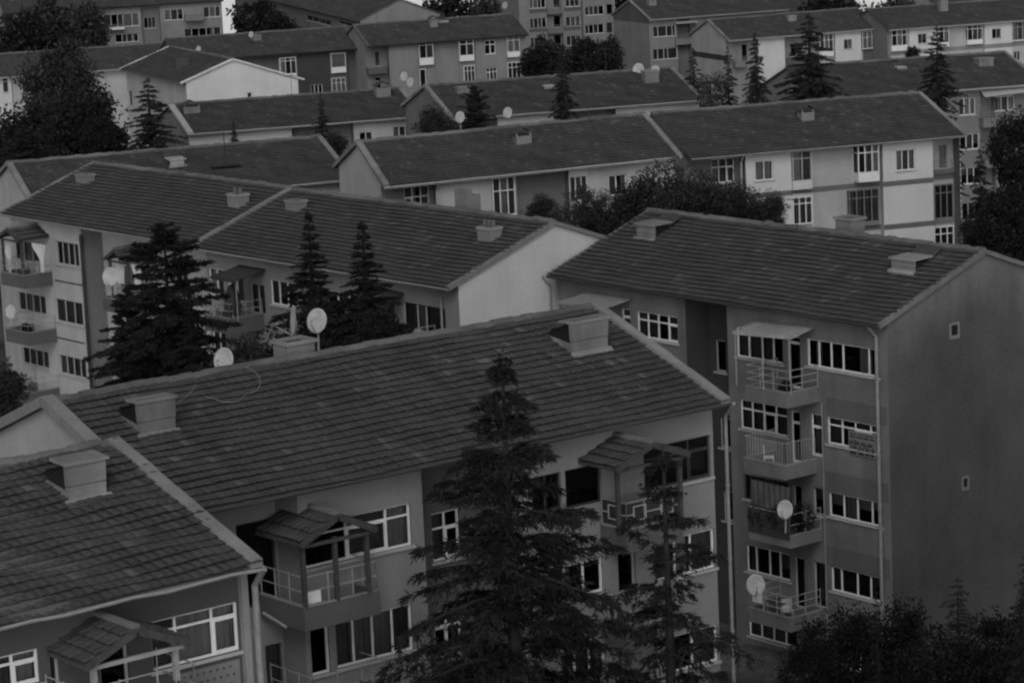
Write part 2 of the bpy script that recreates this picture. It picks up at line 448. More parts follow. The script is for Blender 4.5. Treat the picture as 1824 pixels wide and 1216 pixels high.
            if i + 1 < len(s.segs):
                q2 = s.segs[i + 1]
                if abs(q2['y'] - y) > .01:
                    ya, yb = y, q2['y']; x = q['x1']
                    mb.quad((x, ya, zb), (x, yb, zb), (x, yb, top(yb)), (x, ya, top(ya)), q2.get('ret', q2['m']) if yb > ya else q.get('ret', q['m']))
        yl, yr_ = s.segs[0]['y'], s.segs[-1]['y']; D = s.dep
        mb.poly([(0, yl, 0), (0, yl, top(yl)), (0, s.yr, s.zr - .06), (0, D, top(D)), (0, D, 0)], gl)
        mb.poly([(s.L, yr_, 0), (s.L, D, 0), (s.L, D, top(D)), (s.L, s.yr, s.zr - .06), (s.L, yr_, top(yr_))], gr)
        mb.quad((s.L, D, 0), (0, D, 0), (0, D, top(D)), (s.L, D, top(D)), back)
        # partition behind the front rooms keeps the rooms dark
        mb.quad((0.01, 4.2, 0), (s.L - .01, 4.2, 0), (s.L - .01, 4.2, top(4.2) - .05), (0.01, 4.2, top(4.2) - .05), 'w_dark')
        s.part(mb, 'wall')
        # roof deck, tiles
        mb = MB(); L0, L1 = -s.gov, s.L + s.gov; dz = 0.03
        yb_ = s.yr + s.wb; ze = s.ze; zeb = s.zr - s.slope * s.wb; slb = math.hypot(s.wb, s.wb * s.slope)
        sl_len = math.hypot(s.w, s.w * s.slope); cs, sn = s.w / sl_len, s.w * s.slope / sl_len
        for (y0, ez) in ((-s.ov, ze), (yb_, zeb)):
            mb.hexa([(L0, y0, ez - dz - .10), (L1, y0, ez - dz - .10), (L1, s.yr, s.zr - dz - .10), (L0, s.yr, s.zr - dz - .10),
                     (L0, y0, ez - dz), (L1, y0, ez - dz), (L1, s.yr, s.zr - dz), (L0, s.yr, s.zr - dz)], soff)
        tiles(mb, (L0, -s.ov - .04, ze - .02), (1, 0, 0), (0, cs, sn), (0, -sn, cs), L1 - L0, sl_len - .05, tile, tw, thh, sag=sag, lift=.075 if tile == 'tile' else .045)
        tiles(mb, (L1, yb_ + .04, zeb - .02), (-1, 0, 0), (0, -cs, sn), (0, sn, cs), L1 - L0, slb - .05, tile, tw * 2, thh, sag=sag)
        s.roof = s.part(mb, 'roof')
        if ridge:
            mb = MB(); x = L0
            while x < L1 - .1:
                x2 = min(x + .42, L1); j = random.gauss(0, .02)
                mb.tube([(x - .02, s.yr, s.zr + .0 + j), (x2, s.yr, s.zr + .02 + j)], [.15, .13], 'ridge', 8); x = x2
            s.part(mb, 'ridge_tiles', s.roof)
        for f, xa in ((cl, L0), (cr, L1)):
            if not f: continue
            wd, hh, mat = f
            xx = xa - .04 if xa == L0 else xa + .04 - wd
            mb = MB()
            for y0, y1 in ((-s.ov - .02, s.yr), (yb_ + .02, s.yr)):
                n = 7
                for j in range(n):
                    ya = y0 + (y1 - y0) * j / n; y2 = y0 + (y1 - y0) * (j + 1) / n - (y1 - y0) * .002
                    e = .012 * random.uniform(-1, 1)
                    a, b = (ya, y2) if ya < y2 else (y2, ya)
                    mb.hexa([(xx, a, s.zs(a) - .12), (xx + wd, a, s.zs(a) - .12), (xx + wd, b, s.zs(b) - .12), (xx, b, s.zs(b) - .12),
                             (xx, a, s.zs(a) + hh + e), (xx + wd, a, s.zs(a) + hh + e), (xx + wd, b, s.zs(b) + hh + e), (xx, b, s.zs(b) + hh + e)], mat)
            s.part(mb, 'verge_coping', s.roof)
        mb = MB()
        mb.box(L0 + .02, L1 - .02, -s.ov - .02, -s.ov + .01, ze - .05 - lip, ze - .045, fascia)
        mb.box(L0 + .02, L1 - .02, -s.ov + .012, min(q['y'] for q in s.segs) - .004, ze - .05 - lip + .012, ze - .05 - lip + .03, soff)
        s.part(mb, 'fascia', s.roof)
        if gutter:
            mb = MB(); pts = []
            n = 14
            for j in range(n + 1):
                pts.append((L0 + (L1 - L0) * j / n, -s.ov - .10, ze - .07 + .014 * sag * math.sin(j * 2.1)))
            mb.tube(pts, .045, fascia, 6); s.part(mb, 'gutter', s.roof)
        return s
    def pipe(s, u, v, y=0.0, r=0.06, m='pipe', zt=None, zb=0.1, elbow=True, name='downpipe', x=None):
        if x is None: x, _ = s.px(u, v, y)
        zt = s.ze - .25 if zt is None else zt
        mb = MB(); pts = [(x, y - r - .05, zb), (x, y - r - .05, zt - .35)]
        if elbow: pts += [(x - .05, -s.ov - .04, zt + .15)]
        mb.tube(pts, r, m, 8)
        z = zb + 1.0
        while z < zt - .5:
            mb.tube([(x, y - r - .05, z), (x, y - r - .05, z + .06)], r * 1.35, m, 8); z += 2.4
        s.part(mb, name)
    def chimney(s, u, v, wd=0.9, dp=0.6, h=1.0, m='chim', cap=True, pots=0, saddle=False, tarp=False, u2=None, base=False):
        """u,v = middle of the foot of the front face"""
        x, y = s.roofpx(u, v); z0 = s.zs(y)
        mb = MB(); zt = z0 + h; zb = z0 - .35
        x0, x1, y0, y1 = x - wd / 2, x + wd / 2, y, y + dp
        mb.box(x0, x1, y0, y1, zb, zt, m)
        if base: mb.box(x0 - .07, x1 + .07, y0 - .07, y1 + .02, zb, z0 + h * .12, 'concrete')
        if cap:
            c = .045
            for a in ((x0 - c, x1 + c, y0 - c, y0 + .08), (x0 - c, x1 + c, y1 - .08, y1 + c)):
                mb.box(*a, zt - .02, zt + .10, 'coping')
            for a in ((x0 - c, x0 + .08), (x1 - .08, x1 + c)):
                mb.box(*a, y0 + .081, y1 - .081, zt - .019, zt + .099, 'coping')
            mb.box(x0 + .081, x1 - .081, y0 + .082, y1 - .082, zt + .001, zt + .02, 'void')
        for i in range(pots):
            xx = x0 + wd * (i + .5) / pots; mb.tube([(xx, y + dp / 2, zt), (xx, y + dp / 2, zt + .42)], [.11, .09], 'w_dim', 8)
        if saddle:       # little gabled cover of leaning tiles over the flue
            zz = zt + .10
            for sg in (-1, 1):
                mb.hexa([(x + sg * (wd / 2 + .14), y0 - .1, zz + .05), (x, y0 - .1, zz + .40), (x, y1 + .1, zz + .40), (x + sg * (wd / 2 + .14), y1 + .1, zz + .05),
                         (x + sg * (wd / 2 + .14), y0 - .1, zz + .11), (x, y0 - .1, zz + .46), (x, y1 + .1, zz + .46), (x + sg * (wd / 2 + .14), y1 + .1, zz + .11)], 'tile_dark')
            for xx in (x0 + .06, x1 - .06): mb.box(xx - .05, xx + .05, y0 + .05, y0 + .15, zt, zz + .1, 'chim')
        return s.part(mb, 'chimney', s.roof)
    def hatch(s, bl, br, h, slab='coping', mid=True, flare=0.0, m='chim', openl=True, dp=None):
        """plastered roof hatch: front wall, slab running back into the slope, sides filled black for the shade inside"""
        x0, y0 = s.roofpx(*bl); x1, _ = s.roofpx(*br); z0 = s.zs(y0); zt = z0 + h
        yb = y0 + (.55 if dp is None else dp)
        yb = min(yb, s.yr - .1); t = .12; fl = flare
        mb = MB()
        # front wall, flared in two tiers
        zm = z0 + h * .45
        def tier(a, b, e0, e1):
            mb.hexa([(x0 - e0, y0 - e0, a), (x1 + e0, y0 - e0, a), (x1 + e0, y0 + t + .03, a), (x0 - e0, y0 + t + .03, a),
                     (x0 - e1, y0 - e1, b), (x1 + e1, y0 - e1, b), (x1 + e1, y0 + t + .03, b), (x0 - e1, y0 + t + .03, b)], m)
        tier(z0 - .4, zm - .02, 0, fl * .4)
        tier(zm, zt, fl * .9, fl * 1.7)
        mb.box(x0 + .03, x1 - .03, y0 + .03, y0 + t, zm - .03, zm + .01, 'dark')
        # flashing at the foot
        mb.hexa([(x0 - .12, y0 - .16, z0 - .02 - .16 * s.slope), (x1 + .12, y0 - .16, z0 - .02 - .16 * s.slope), (x1 + .12, y0 + .0, z0 - .02), (x0 - .12, y0, z0 - .02),
                 (x0 - .12, y0 - .16, z0 + .05 - .16 * s.slope), (x1 + .12, y0 - .16, z0 + .05 - .16 * s.slope), (x1 + .12, y0 - .01, z0 + .10), (x0 - .12, y0 - .01, z0 + .10)], 'coping')
        # low cheeks, the gap above them filled black as painted shade under a little lid of tiles
        ye = yb + .62
        for xx, sg in ((x0, 1), (x1, -1)):
            xi = xx + sg * .07; ya_ = y0 + t + .03
            A = [(xx, ya_, z0 - .2), (xx, ye, z0 + .1), (xx, ye, s.zs(ye) + .03), (xx, ya_, zt - .66)]; B_ = [(xi,) + p_[1:] for p_ in A]
            mb.hexa([A[0], A[1], B_[1], B_[0], A[3], A[2], B_[2], B_[3]], m)
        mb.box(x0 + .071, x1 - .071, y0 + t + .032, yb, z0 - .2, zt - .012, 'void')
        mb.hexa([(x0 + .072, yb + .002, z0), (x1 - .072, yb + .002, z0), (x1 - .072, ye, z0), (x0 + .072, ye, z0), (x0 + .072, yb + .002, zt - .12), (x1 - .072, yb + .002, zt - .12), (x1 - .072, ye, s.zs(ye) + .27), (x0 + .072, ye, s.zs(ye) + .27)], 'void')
        mb.hexa([(x0 - .04, yb - .05, zt - .10), (x1 + .04, yb - .05, zt - .10), (x1 + .04, ye + .1, s.zs(ye) + .28), (x0 - .04, ye + .1, s.zs(ye) + .28),
                 (x0 - .04, yb - .05, zt - .05), (x1 + .04, yb - .05, zt - .05), (x1 + .04, ye + .1, s.zs(ye) + .33), (x0 - .04, ye + .1, s.zs(ye) + .33)], 'tile_dark')
        if slab == 'rim':
            c = fl * 1.7 + .04
            mb.box(x0 - c, x1 + c, y0 - c, y0 + .06, zt, zt + .09, 'coping'); mb.box(x0 - c, x1 + c, yb - .1, yb + .05, zt, zt + .07, 'coping')
            mb.box(x0 - c, x0 + .02, y0 + .061, yb - .101, zt + .002, zt + .085, 'coping'); mb.box(x1 - .02, x1 + c, y0 + .061, yb - .101, zt + .002, zt + .085, 'coping')
            mb.box(x0 + .03, x1 - .03, y0 + .07, yb - .11, zt + .001, zt + .012, 'void')
        else:
            n = 4
            for i in range(n):
                a = x0 - .1 + (x1 - x0 + .2) * i / n; b = x0 - .1 + (x1 - x0 + .2) * (i + 1) / n - .01
                e = random.uniform(0, .05)
                mb.hexa([(a, y0 - .08, zt + .004), (b, y0 - .08, zt + .004), (b, yb + .1, zt + .05), (a, yb + .1, zt + .05),
                         (a, y0 - .08, zt + .06 + e), (b, y0 - .08, zt + .05 + e), (b, yb + .1, zt + .12), (a, yb + .1, zt + .13)], slab)
        return s.part(mb, 'roof_hatch', s.roof)
    # --- balconies
    def balcony(s, u, v, width, proj, ph=0.7, corner='l', yw=0.0, m='w_dim', railh=0.85, rail='bars', wall_in=None, white_left=False, z=None, x=None, side=None):
        y = yw - proj
        x_, z_ = s.px(u, v, y)
        x = x_ if x is None else x; z = z_ if z is None else z
        x0, x1 = (x, x + width) if corner == 'l' else (x - width, x)
        t = .09
        mb = MB()
        mb.box(x0, x1, y, yw - .004, z - ph, z - ph + .14, m)
        mb.box(x0, x1, y - .002, y + t, z - ph + .141, z, m)
        mb.box(x0 - .002, x0 + t, y + t + .001, yw - .005, z - ph + .141, z - .003, m); mb.box(x1 - t, x1 + .002, y + t + .001, yw - .005, z - ph + .141, z - .003, m)
        b = s.part(mb, 'balcony')
        mb = MB(); mb.box(x0 - .03, x1 + .03, y - .03, y + t + .02, z + .001, z + .045, 'coping')
        mb.box(x0 - .03, x0 + t + .02, y + t + .021, yw - .006, z + .001, z + .045, 'coping'); mb.box(x1 - t - .02, x1 + .03, y + t + .021, yw - .006, z + .001, z + .045, 'coping')
        s.part(mb, 'coping', b)
        if rail:
            mb = MB(); zz = z + .05; r = .018
            c = [(x0 + .05, yw - .05), (x0 + .05, y + .05), (x1 - .05, y + .05), (x1 - .05, yw - .05)]
            hs = {'bars': (.45, .95), 'vert': (1.0,), 'geo': (1.0,), 'tri': (.3, .62, .95)}[rail]
            for i in range(3):
                p, q = c[i], c[i + 1]
                for h in hs: mb.tube([(p[0], p[1], zz + railh * h), (q[0], q[1], zz + railh * h)], r, 'rail', 6)
                ln = math.dist(p, q)
                n = max(1, round(ln / .85)) if rail != 'vert' else max(2, round(ln / .16))
                for j in range(n + 1):
                    a = (p[0] + (q[0] - p[0]) * j / n, p[1] + (q[1] - p[1]) * j / n)
                    mb.tube([(a[0], a[1], z), (a[0], a[1], zz + railh)], r * (.8 if rail == 'vert' else 1.0), 'rail', 6)
                if rail == 'geo':
                    n = max(1, round(ln / 1.1))
                    for j in range(n):
                        f0, f1 = (j + .28) / n, (j + .72) / n
                        P = lambda f, h: (p[0] + (q[0] - p[0]) * f, p[1] + (q[1] - p[1]) * f, zz + railh * h)
                        for e in ((P(f0, .25), P(f1, .25)), (P(f1, .25), P(f1, .8)), (P(f1, .8), P(f0, .8)), (P(f0, .8), P(f0, .25))): mb.tube([e[0], e[1]], .022, 'offwhite', 6)
                        mb.tube([P(j / n, .5), P(f0, .5)], .02, 'offwhite', 6); mb.tube([P(f1, .5), P((j + 1) / n, .5)], .02, 'offwhite', 6)
            s.part(mb, 'railing', b)
            if rail == 'geo':
                mb = MB(); zt_ = zz + railh * .93
                mb.box(x0 + .10, x1 - .10, y + .085, y + .10, z + .05, zt_, 'dark'); mb.box(x0 + .085, x0 + .099, y + .101, yw - .06, z + .05, zt_, 'dark'); s.part(mb, 'shade_sheet', b)  # dark sheets added behind the rails, standing in for the shaded balcony
        return b, x0, x1, y, z
    def canopy(s, x0, x1, ze, zr, yf, yb, tile='tile', posts=None, zpost=None, pm='wood', bar=True):
        """small tiled gable roof over a balcony, its ridge square to the wall"""
        xm = (x0 + x1) / 2; mb = MB()
        for sg, xa in ((1, x0), (-1, x1)):
            dx = (xm - xa); dz = zr - ze; ln = math.hypot(dx, dz)
            us = (dx / ln, 0, dz / ln); un = (-sg * dz / ln, 0, abs(dx) / ln)
            P0 = (xa, yb, ze) if sg == 1 else (xa, yf, ze); ux = (0, -1, 0) if sg == 1 else (0, 1, 0)
            tiles(mb, P0, ux, us, un, yb - yf, ln, tile, 0.3, 0.42, lift=.07)
            mb.hexa([(xa, yf, ze - .10), (xm, yf, zr - .10), (xm, yb, zr - .10), (xa, yb, ze - .10), (xa, yf, ze - .02), (xm, yf, zr - .02), (xm, yb, zr - .02), (xa, yb, ze - .02)], 'wood')
        mb.tube([(xm, yf - .02, zr + .02), (xm, yb, zr + .02)], .11, 'ridge', 8)
        for xa in (x0, x1):                            # barge boards
            mb.beam((xa, yf - .03, ze - .06), (xm, yf - .03, zr - .05), .05, .18, 'wood')
        c = s.part(mb, 'balcony_canopy')
        if bar:
            mb = MB(); mb.beam((x0 + .1, yf + .12, ze - .13), (x1 - .1, yf + .12, ze - .13), .08, .10, pm); s.part(mb, 'tie_beam', c)
        for (px_, py_) in (posts or []):
            mb = MB(); mb.box(px_ - .06, px_ + .06, py_ - .06, py_ + .06, zpost, ze - .05, pm); s.part(mb, 'post', c)
        return c
    def awning(s, tl, tr_, bl, y0, y1, m='tin', corr=0.0, posts=0, zpost=None, th=.03, valance=0.0):
        """sheet awning from the wall line (y0) down to its outer edge (y1); tl,tr_,bl are pixels of its corners"""
        xa, za = s.px(*tl, y0); xb, zb = s.px(*tr_, y0); xc, zc = s.px(*bl, y1)
        W = xb - xa; mb = MB(); n = max(1, int(W / .07)) if corr else 8
        P = lambda f, g_, t: (xa + (xc - xa) * g_ + W * f, y0 + (y1 - y0) * g_, za + (zb - za) * f + (zc - za) * g_ + (corr * math.sin(f * W / .22 * 2 * PI) if corr else -.04 * math.sin(PI * g_)) - t)
        G = 1 if corr else 5
        for i in range(n):
            for j in range(G):
                f0, f1, g0, g1 = i / n, (i + 1) / n, j / G, (j + 1) / G
                mb.quad(P(f0, g0, 0), P(f0, g1, 0), P(f1, g1, 0), P(f1, g0, 0), m)
                mb.quad(P(f0, g0, th), P(f1, g0, th), P(f1, g1, th), P(f0, g1, th), m)
            mb.quad(P(i / n, 1, 0), P(i / n, 1, th + valance), P((i + 1) / n, 1, th + valance), P((i + 1) / n, 1, 0), m)
        for f in (0, 1):
            for j in range(G): mb.quad(P(f, j / G, 0), P(f, (j + 1) / G, 0), P(f, (j + 1) / G, th), P(f, j / G, th), m)
        if corr:
            for i in range(int(W / .24) + 1):
                f = min(.995, .005 + i * .24 / W); p = np.array(P(f, 0, -.045)); q = np.array(P(f, 1, -.045)); mb.beam(p, q, .045, .03, 'dish')
        c = s.part(mb, 'awning')
        for i in range(posts):
            f = i / (posts - 1) if posts > 1 else .5; f = .04 + .92 * f
            p = P(f, .97, th); mb = MB(); mb.tube([(p[0], p[1], zpost), p], .025, 'rail', 6); s.part(mb, 'post', c)
        return c

def chim_back(s, u, v, wd, h, yy=0.9, m='chim', cap=True, merl=False, pots=0):
    """stack standing on the far slope, its foot hidden by the ridge"""
    x, _ = s.px(u, v, s.yr + yy); z0 = s.zs(s.yr + yy) - .3
    mb = MB(); zt = s.zr + h; dp = .8
    mb.box(x - wd / 2, x + wd / 2, s.yr + yy, s.yr + yy + dp, z0, zt, m)
    if cap:
        a, b, y0, y1 = x - wd / 2 - .08, x + wd / 2 + .08, s.yr + yy - .08, s.yr + yy + dp + .08
        mb.box(a, b, y0, y0 + .16, zt, zt + .1, 'coping'); mb.box(a, b, y1 - .16, y1, zt, zt + .1, 'coping')
        mb.box(a, a + .16, y0 + .161, y1 - .161, zt, zt + .099, 'coping'); mb.box(b - .16, b, y0 + .161, y1 - .161, zt, zt + .099, 'coping')
        mb.box(a + .17, b - .17, y0 + .17, y1 - .17, zt + .002, zt + .01, 'void')
    if merl:
        for f in (0, .44, .78): mb.box(x - wd / 2 + wd * f, x - wd / 2 + wd * (f + .22), s.yr + yy, s.yr + yy + .3, zt, zt + .28, m)
    for i in range(pots):
        mb.tube([(x - wd / 2 + wd * (i + .5) / pots, s.yr + yy + .4, zt), (x - wd / 2 + wd * (i + .5) / pots, s.yr + yy + .4, zt + .4)], .12, 'w_dim', 8)
    return s.part(mb, 'chimney', s.roof)

def bands(s, ref, hh, rows, pitch=2.8, m='band'):
    _, z = s.px(*ref, 0.0)
    for r in range(rows):
        for q in s.segs:
            mb = MB(); zc = z - r * pitch
            mb.box(q['x0'] + .003, q['x1'] - .003, q['y'] - .03, q['y'] + .05, zc - hh / 2, zc + hh / 2, m)
            s.part(mb, 'painted_band')

# ================================================================== the near courtyard
# --- long block in the middle
P = Block('long weathered apartment block crossing the foreground, two plastered roof hatches on its tiles', 0, ((75, 717), (1065, 545)), (1297, 714), 'r', ov=0.55)
P.segs_px([(536, 1000, 0.0, 'w_mid'), (758, 1000, 0.0, 'w_mid'), (872, 950, 1.5, 'w_dim'), (None, 0, 0.0, 'w_mid')])
P.segs[0]['y'] = 1.15
P.win((420, 935), (518, 1066), 1, 0, 'd', 'dark', False)
P.win((540, 936), (735, 970), (.40, .775), .28, 'ddc')
P.win((597, 1107), (738, 1156), (.24, .49, .75), 0, 'DdcD')
P.win((552, 1120), (590, 1196), 1, 0, 'd')
P.win((472, 1150), (520, 1230), 1, 0, 'D', 'dark')
P.win((768, 915), (822, 990), 2, .34, 'd'); P.win((772, 1090), (826, 1165), 2, .34, 'd')
P.win((1006, 838), (1073, 893), 1, 0, 'd', 'dark', False, label='open unlit loggia mouth beside the rectangle railing'); P.win((946, 851), (1002, 905), 2, 0, 'dd', 'dark', label='window behind the big cedar'); P.win((975, 1015), (1076, 1052), 3, 0, 'Ddd')
P.win((1100, 985), (1134, 1050), 1, 0, 'd', 'offwhite')
P.win((1146, 799), (1268, 848), (.33, .68), .3, 'd', 'dark', label='wide unlit window under the eave')
P.win((1165, 966), (1282, 1008), (.36, .62), 0, 'DcD')
P.win((1200, 1132), (1287, 1174), (.45,), 0, 'dD')
P.win((1000, 1165), (1080, 1200), 3, 0, 'DDd')
P.finish('w_mid', gl='w_light', gr='w_grey', cl=(.42, .20, 'coping'), cr=(.34, .16, 'coping'), fascia='wood', lip=.10)
P.hatch((251, 779), (316, 770), .97, 'rim', flare=.022); P.hatch((1022, 633), (1083, 622), 1.0, 'rim', flare=.022)
chim_back(P, 538, 640, 1.0, .32, .5)
b1 = P.balcony(542, 1083, 2.62, 2.25, .68, 'l', 1.1, 'w_dim', .85, 'bars')
b2 = P.balcony(1116, 945, 2.3, 1.25, .72, 'l', 0.0, 'w_dim', .78, 'geo')
b3 = P.balcony(1116, 1120, 2.3, 1.25, .5, 'l', 0.0, 'w_dim', .9, 'vert')
b0 = P.balcony(560, 1262, 2.62, 2.25, .68, 'l', 1.1, 'w_dim', .85, 'bars')
def pcanopy(s, el, ap, er, y, yb, zfloor, posts=(0.1, 0.9), pm='wood', tile='tile'):
    x0, ze = s.px(*el, y); xm, zr = s.px(*ap, y); x1, z2 = s.px(*er, y)
    xm = (x0 + x1) / 2
    pp = [(x0 + (x1 - x0) * f, y + .22) for f in posts]
    return s.canopy(x0, x1, (ze + z2) / 2 if abs(ze - z2) < .5 else ze, zr, y, yb, tile, pp, zfloor, pm)
pcanopy(P, (534, 966), (602, 916), (670, 942), -1.35, .9, b1[4], (.08, .5, .92))
pcanopy(P, (1096, 834), (1167, 788), (1228, 806), -1.75, 0.0, b2[4], (.08, .92))
P.pipe(1293, 900, 0.0, .06, 'pipe')
mb = MB(); xa, za = P.px(469, 1091, .2); xb, zb = P.px(509, 1116, -.9); mb.tube([(xa, .2, za), (xb, -.9, zb)], .045, 'rail'); P.part(mb, 'drain_spout')

# --- nearest block, bottom left
Fb = Block('nearest apartment block in the bottom left corner with a stone-lidded roof hatch', 0, ((0, 828), (210, 785)), (465, 1003), 'r', ov=0.6)
# run the block on to the left, out of the picture
ext = 9.0
Fb.org = Fb.org - Fb.a * ext; Fb.zr -= 0; Fb.k = 0.0; Fb.L += ext; Fb.Lr += ext; Fb.root.location = tuple(Fb.org)
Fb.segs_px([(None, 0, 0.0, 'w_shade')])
Fb.win((268, 1107), (429, 1157), (.29, .71), .27, 'Dcc'); Fb.win((-70, 1186), (73, 1214), 3, .3, 'cDc')
Fb.win((86, 1150), (112, 1260), 1, 0, 'D', 'offwhite'); Fb.win((176, 1155), (236, 1262), 1, 0, 'd', 'offwhite')
Fb.win((285, 1290), (440, 1330), 3, .27, 'Dcd')
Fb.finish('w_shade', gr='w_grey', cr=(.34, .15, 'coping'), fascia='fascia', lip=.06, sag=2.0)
Fb.hatch((124, 897), (198, 890), .92, 'coping', flare=.01)
pcanopy(Fb, (151, 1184), (243, 1119), (338, 1141), -1.7, .1, Fb.px(200, 1240, -1.5)[1], (.12, .9), 'rail')
fbal = Fb.balcony(150, 1305, 3.0, 1.7, .6, 'l', 0.0, 'w_dim', .95, 'bars')
Fb.pipe(452, 1100, 0.0, .085, 'pipe'); 
x_, z_ = Fb.px(436, 1100, -.06); mb = MB(); mb.box(x_ - .1, x_ + .08, -.16, -.003, 0, Fb.ze - .2, 'w_mid'); Fb.part(mb, 'pilaster')
xa, za = Fb.px(318, 1192, -.02); xb, zb = Fb.px(428, 1216, -.02)
mb = MB(); mb.box(xa, xb, -.05, -.004, zb - .5, za - .1, 'w_grey')
for i in range(8):
    for j in range(5):
        X = xa + .12 + (xb - xa - .2) * i / 8 + (.09 if j % 2 else 0); Z = za - .22 - j * .2
        mb.box(X - .025, X + .025, -.058, -.0505, Z - .025, Z + .025, 'dark')
Fb.part(mb, 'studded_panel')

# --- right hand block with the big gable
R = Block('grey apartment block on the right with a large bare stained gable wall', -90, ((1155, 375), (1755, 447)), (1568, 580), 'r', ov=0.5, gov=.12)
plaster('w_dim2', 0.105, 0.8, 0.88); stained('w_gable', .135, .076, R.slope, R.yr, R.zr)
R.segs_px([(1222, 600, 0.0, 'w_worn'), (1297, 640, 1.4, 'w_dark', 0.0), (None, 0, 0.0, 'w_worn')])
R.win((1133, 553), (1208, 612), 4, .33, 'dDdD')
R.win((1000, 545), (1028, 600), 2, 0, 'Dd'); R.win((1106, 548), (1124, 600), 1, .3, 'D')
R.win((1273, 604), (1294, 664), 1, 0, 'd', 'offwhite'); R.win((1281, 742), (1302, 800), 1, 0, 'd', 'offwhite'); R.win((1287, 872), (1307, 930), 1, 0, 'd', 'offwhite')
R.win((1310, 581), (1395, 649), (.25, .53, .77), 0, 'DDDd'); R.win((1401, 597), (1427, 694), 1, .12, 'd', 'white', False); R.win((1436, 602), (1566, 673), (.155, .325, .49, .845), 0, 'dddrd')
R.win((1317, 710), (1403, 779), (.24, .48, .74), .32, 'DddD'); R.win((1407, 730), (1427, 826), 1, .22, 'd', 'white', False); R.win((1443, 735), (1466, 815), 1, .3, 'l', 'white', False); R.win((1472, 741), (1567, 808), (.27, .52, .81), .3, 'ddDd')
R.win((1324, 843), (1405, 905), 3, 0, 'DDD', 'dark'); R.win((1411, 862), (1430, 955), 1, 0, 'd', 'offwhite', False); R.win((1447, 866), (1470, 920), 1, 0, 'b', 'offwhite'); R.win((1475, 875), (1572, 940), (.265, .52, .79), 0, 'bcbb')
R.win((1328, 968), (1408, 1036), (.21, .51, .75), 0, 'Dddd'); R.win((1414, 990), (1435, 1085), 1, 0, 'd', 'offwhite', False); R.win((1448, 998), (1473, 1085), 1, 0, 'D', 'offwhite', False); R.win((1479, 1007), (1575, 1075), (.18, .48, .73), 0, 'Dddd')
R.win((1332, 1091), (1420, 1155), 4, 0, 'DDDd'); R.win((1483, 1140), (1577, 1206), 4, 0, 'Dddd')
for vt, vb in ((706, 740), (838, 873), (970, 1005), (1103, 1138)):
    xa = R.px(1471, vt)[0]; mb = MB(); mb.box(xa, R.L - .12, -.012, .01, R.px(1471, vb)[1] + .03, R.px(1471, vt)[1], 'w_dim2'); R.part(mb, 'painted_band')
R.finish('w_worn', gr='w_gable', cr=(.20, .07, 'w_worn'), cl=(.2, .06, 'w_worn'), fascia='dark', lip=.08, gutter=True)
rb = []
for (u, v, rl_, ph_) in ((1402, 701, 'tri', .62), (1398, 831, 'vert', .58), (1408, 956, 'bars', .5), (1408, 1102, 'tri', .58), (1412, 1236, 'bars', .58)):
    rb.append(R.balcony(u, v, 2.5, 1.85, ph_, 'r', 0.0, 'w_worn', .9, rl_))
R.awning((1346, 574), (1451, 583), (1304, 594), -.03, -2.0, 'tin', .02, 3, rb[0][4])
R.awning((1047, 519), (1126, 531), (988, 538), -.03, -2.0, 'fascia', 0, 2, R.px(1040, 640, -1.8)[1], th=.04)
R.pipe(1569, 800, 0.0, .075, 'pipe'); R.pipe(1468, 800, 0.0, .03, 'pipe', zt=rb[0][4] - .3, elbow=False); R.pipe(985, 545, 0.0, .06, 'pipe')
# chimneys
R.hatch((1134, 424), (1170, 424), .62, 'coping', m='chim', dp=1.0)
R.hatch((1588, 482), (1628, 486), .5, 'coping', m='w_grey', dp=1.0)
chim_back(R, 1503, 420, 1.0, .45, .8, 'w_grey')
def gable_window(s, tl, br, fr='w_grey'):
    def gp(u, v):
        d = ray(u, v); o = CO - s.org; t = (s.L - np.dot(o, s.a)) / np.dot(d, s.a); P_ = o + d * t
        return np.dot(P_, s.b), P_[2] - s.k * s.L
    y0, z1 = gp(*tl); y1, z0 = gp(*br); x = s.L
    mb = MB(); f = .09
    for a in ((y0, y1, z0 - .05, z0 + f), (y0, y1, z1 - f, z1), (y0, y0 + f, z0 + f, z1 - f), (y1 - f, y1, z0 + f, z1 - f)):
        mb.box(x + .003, x + .06, a[0], a[1], a[2], a[3], fr)
    w = s.part(mb, 'window'); mb = MB(); mb.box(x + .004, x + .012, y0 + f, y1 - f, z0 + f, z1 - f, 'void'); s.part(mb, 'pane', w)
gable_window(R, (1690, 576), (1708, 599)); gable_window(R, (1712, 849), (1725, 869))

# --- long pair of blocks on the left, set square to the middle block
L2 = Block('block behind the middle roof with a smooth pale gable and five chimney stacks', -90, ((522, 338), (988, 396)), (800, 513), 'r', gov=.12)
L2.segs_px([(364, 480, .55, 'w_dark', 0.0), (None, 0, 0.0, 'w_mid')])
L2.win((370, 476), (400, 530), 2, 0, 'cD'); L2.win((404, 485), (436, 540), 2, 0, 'DD'); L2.win((444, 503), (474, 562), 2, 0, 'DD', 'offwhite', False); L2.win((480, 497), (526, 549), 3, 0, 'Ddd')
L2.win((560, 512), (640, 562), 4, 0, 'ddDd'); L2.win((716, 536), (795, 600), (.32, .52, .86), 0, 'DdDd', 'offwhite'); L2.win((660, 530), (705, 590), 2, 0, 'dd', 'offwhite')
for dv in (102, 205):
    L2.win((376, 476 + dv), (404, 530 + dv), 2, 0, 'dd'); L2.win((484, 497 + dv), (530, 549 + dv), 3, 0, 'Ddd')
L2.finish('w_mid', gl='w_light', gr='w_pale', cr=(.26, .07, 'w_grey'), fascia='pipe', lip=.10)
lb = L2.balcony(409, 569, 2.3, 2.0, .76, 'r', 0.0, 'w_dim', .72, 'bars')
